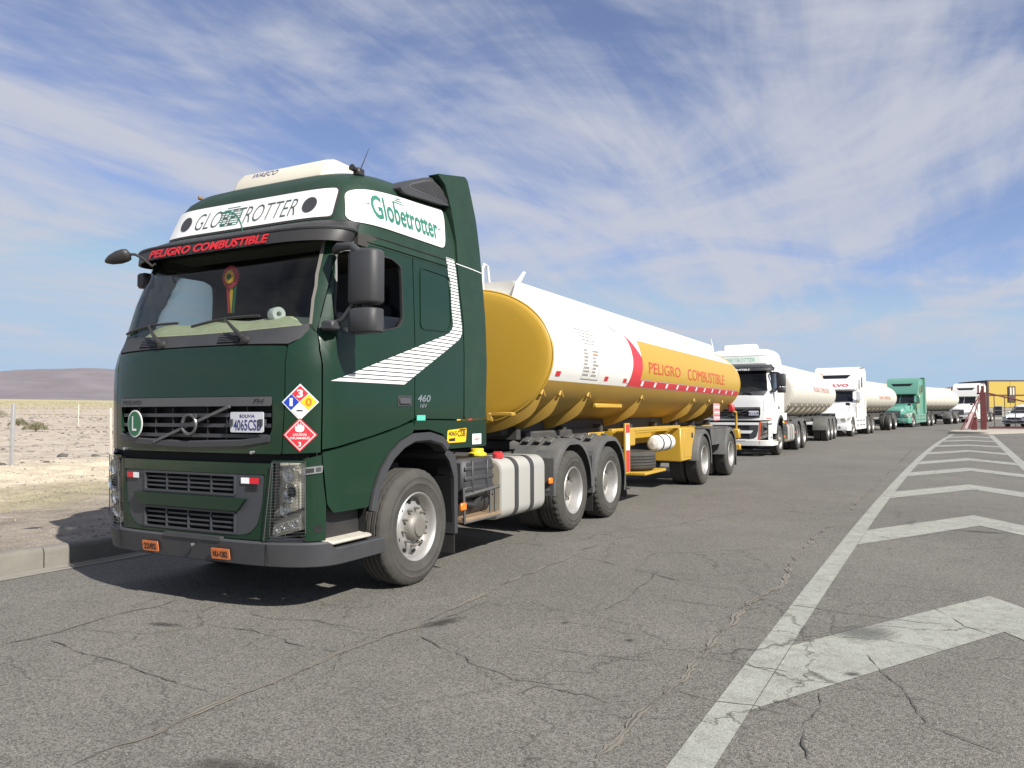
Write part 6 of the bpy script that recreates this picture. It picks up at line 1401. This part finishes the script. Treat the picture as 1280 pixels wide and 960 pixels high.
mb = MB(); mb.box((0, -2.10, .46), (1.66, .18, .20), .06); mb.build('front_bumper', pm('car_bumper_dark', (.09, .10, .13), .5), cr_)

# ------------------------------------------------------------------ wire fence on the left
fn = empty('wire_fence', (0, 0, 0)); tag(fn, 'wire fence on grey posts across the dry plain', 'fence')
FP = [(-14.7-1.36*k, 5.6+3.6*k) for k in (-2, -1, 0, 1, 2, 3, 4)]
for i, (x, y) in enumerate(FP): mb = MB(); z = TZ(x, y); mb.box((x, y, z+.72), ((.085, .085, 1.58) if i != 3 else (.06, .06, 1.5)), .012, (0, radians(random.uniform(-1.5, 1.5)), .3)); mb.build('post', WOODP if i != 3 else POSTP, fn)
for h in (.45, .85, 1.25): mb = MB(); mb.tube([(x, y, TZ(x, y)+h) for x, y in FP], .004, 4); mb.build('wire', WIRE, fn)
f2 = empty('wire_fence', (0, 0, 0)); tag(f2, 'farther row of thin pale fence posts by the shrubs', 'fence')
FP2 = [(-43., 16.), (-45.6, 22.5), (-41.5, 25.), (-40., 30.), (-38, 36)]
FP2 = [(-45.5, 21.0), (-44.0, 26.5), (-42.5, 32.0), (-41., 37.5)]
for x, y in FP2: mb = MB(); mb.box((x, y, TZ(x, y)+.65), (.09, .09, 1.4), .01); mb.build('post', POSTP, f2)
mb = MB(); mb.tube([(x, y, TZ(x, y)+1.1) for x, y in FP2], .006, 4); mb.build('wire', WIRE, f2)
# ------------------------------------------------------------------ shrubs
def shrub(x, y, wd, ht, seed, lab):
    rr = random.Random(seed); root = empty('shrub', (x, y, TZ(x, y)-.02)); tag(root, lab, 'shrub', 'shrubs on the plain')
    L_ = MB(); St = MB()
    for i in range(26):
        a = rr.uniform(0, 6.28); r = wd/2*sqrt(rr.random())*.8; St.tube([(0, 0, 0), (r*cos(a)*.6, r*sin(a)*.6, ht*.5), (r*cos(a), r*sin(a), ht*.85*(1-.4*(r/wd*2)**2))], [.012, .008, .003], 4, cap=False)
    for i in range(2600):
        a = rr.uniform(0, 6.28); q = rr.random()**.5; r = wd/2*q*(1+.12*sin(a*3+seed)+.08*sin(a*7)); z = ht*(1-q**2.2*.75)*rr.uniform(.15, 1)**.6
        c = Vector((r*cos(a), r*sin(a), z)); d = Vector((rr.gauss(0, 1), rr.gauss(0, 1), rr.gauss(.3, 1))).normalized(); e = d.orthogonal().normalized(); e.rotate(Matrix.Rotation(rr.uniform(0, 6.28), 3, d)); s_ = rr.uniform(.018, .045)
        L_.add([c-e*s_*.35, c+e*s_*.35, c+d*s_], [(0, 1, 2)])
    St.build('stems', RUST, root); o_ = L_.build('foliage', LEAF, root, smooth=False); return root
shrub(-37.1, 19.6, 1.25, .55, 1, 'largest olive shrub on the plain left of the green truck'); shrub(-45.6, 23.6, 1.15, .5, 2, 'middle olive shrub, left of the largest one'); shrub(-66., 33.6, 1.7, .8, 3, 'farthest olive shrub at the left edge of the picture')
# ------------------------------------------------------------------ rocks
def rock(name, x, y, s, seed, mat=ROCK, parent=None):
    rr = random.Random(seed); bm = bmesh.new(); bmesh.ops.create_icosphere(bm, subdivisions=2, radius=1)
    for v in bm.verts: v.co *= 1+.35*mnoise.noise(v.co*1.3+Vector((seed*3.1, 0, 0))); v.co.z *= .6
    me = bpy.data.meshes.new(name); bm.to_mesh(me); bm.free(); me.materials.append(mat); o_ = bpy.data.objects.new(name, me); C.objects.link(o_); o_.scale = (s*rr.uniform(.8, 1.4), s, s*rr.uniform(.6, 1)); o_.rotation_euler = (0, 0, rr.uniform(0, 6)); o_.location = (x, y, TZ(x, y)+s*.2); return o_
for i, (x, y, s, lab) in enumerate([(-18.2, 9.1, .17, 'dark rock lying on the plain just left of the green truck'), (-17.2, 9.5, .09, 'small dark rock right beside the dark rock near the green truck'), (-14.9, 6.6, .08, 'dark stone right of the near fence post'), (-14.4, 5.2, .08, 'dark stone at the foot of the near fence post'), (-19.5, 7.2, .11, 'flat dark rock between fence post and green truck')]):
    tag(rock('rock', x, y, s, i+1), lab, 'rock')
# loose stones and dry grass
rr = random.Random(11); mb = MB()
oct_ = [(1, 0, 0), (-1, 0, 0), (0, 1, 0), (0, -1, 0), (0, 0, 1), (0, 0, -.6)]; of = [(0, 2, 4), (2, 1, 4), (1, 3, 4), (3, 0, 4), (2, 0, 5), (1, 2, 5), (3, 1, 5), (0, 3, 5)]
for i in range(11000):
    y = rr.uniform(-8, 18); d = .22+22*rr.random()**2.0; x = kerb_x(y)-d; s = rr.choice((.008, .011, .014, .018, .03))*rr.uniform(.7, 1.3); z = TZ(x, y)
    mb.add([(x+vx*s*rr.uniform(.7, 1.2), y+vy*s*rr.uniform(.7, 1.2), z+vz*s*.7) for vx, vy, vz in oct_], of)
tag(mb.build('loose_stones', pm('verge_stones', (.19, .165, .145), .9, var=.6, scale=3), smooth=False), 'loose gravel stones scattered over the roadside verge', kind='stuff')
mb = MB()
for i in range(1500):
    y = rr.uniform(-6, 16); x = -7.4+rr.gauss(0, .55)+.4*sin(y*.9) if rr.random() < .75 else rr.uniform(-17, -4); z = TZ(x, y); h = rr.uniform(.015, .06)
    for k in range(5):
        a = rr.uniform(0, 6.28); l = rr.uniform(.01, .04); w_ = .004
        mb.add([(x-w_*sin(a), y+w_*cos(a), z), (x+w_*sin(a), y-w_*cos(a), z), (x+l*cos(a), y+l*sin(a), z+h)], [(0, 1, 2)])
tag(mb.build('dry_grass', STRAW, smooth=False), 'short straw coloured dry grass along the verge', kind='stuff')
mb = MB()
for i in range(3500):
    d = rr.uniform(0, 1)**1.2*220+30; px = rr.uniform(-60, 150); q = at(px, d); z = TZ(q.x, q.y); h = rr.uniform(.06, .18)*(1+d/160)
    dense = fbm(q.x, q.y, .08)
    if d < 110 and dense < .3: continue
    for k in range(4):
        a = rr.uniform(0, 6.28); l = rr.uniform(.04, .14); w_ = .02*(1+d/100)
        mb.add([(q.x-w_*sin(a), q.y+w_*cos(a), z-.02), (q.x+w_*sin(a), q.y-w_*cos(a), z-.02), (q.x+l*cos(a), q.y+l*sin(a), z+h)], [(0, 1, 2)])
tag(mb.build('bunch_grass', STRAW, smooth=False), 'straw bunch grass dotted over the far plain', kind='stuff')
# dark clods and pebbles over the nearer plain
mb = MB()
for i in range(900):
    d = rr.uniform(20, 75); px = rr.uniform(-40, 150); q = at(px, d); s = rr.uniform(.02, .085)*(.7+d/60); z = TZ(q.x, q.y)
    if fbm(q.x, q.y, .25) < -.05: continue
    mb.add([(q.x+vx*s*rr.uniform(.8, 2.0), q.y+vy*s*rr.uniform(.8, 1.6), z+vz*s*.55) for vx, vy, vz in oct_], of)
tag(mb.build('dirt_clods', pm('dark_clods', (.17, .145, .125), .95, var=.5, scale=.8), smooth=False), 'dark clods and pebbles strewn over the dry plain', kind='stuff')
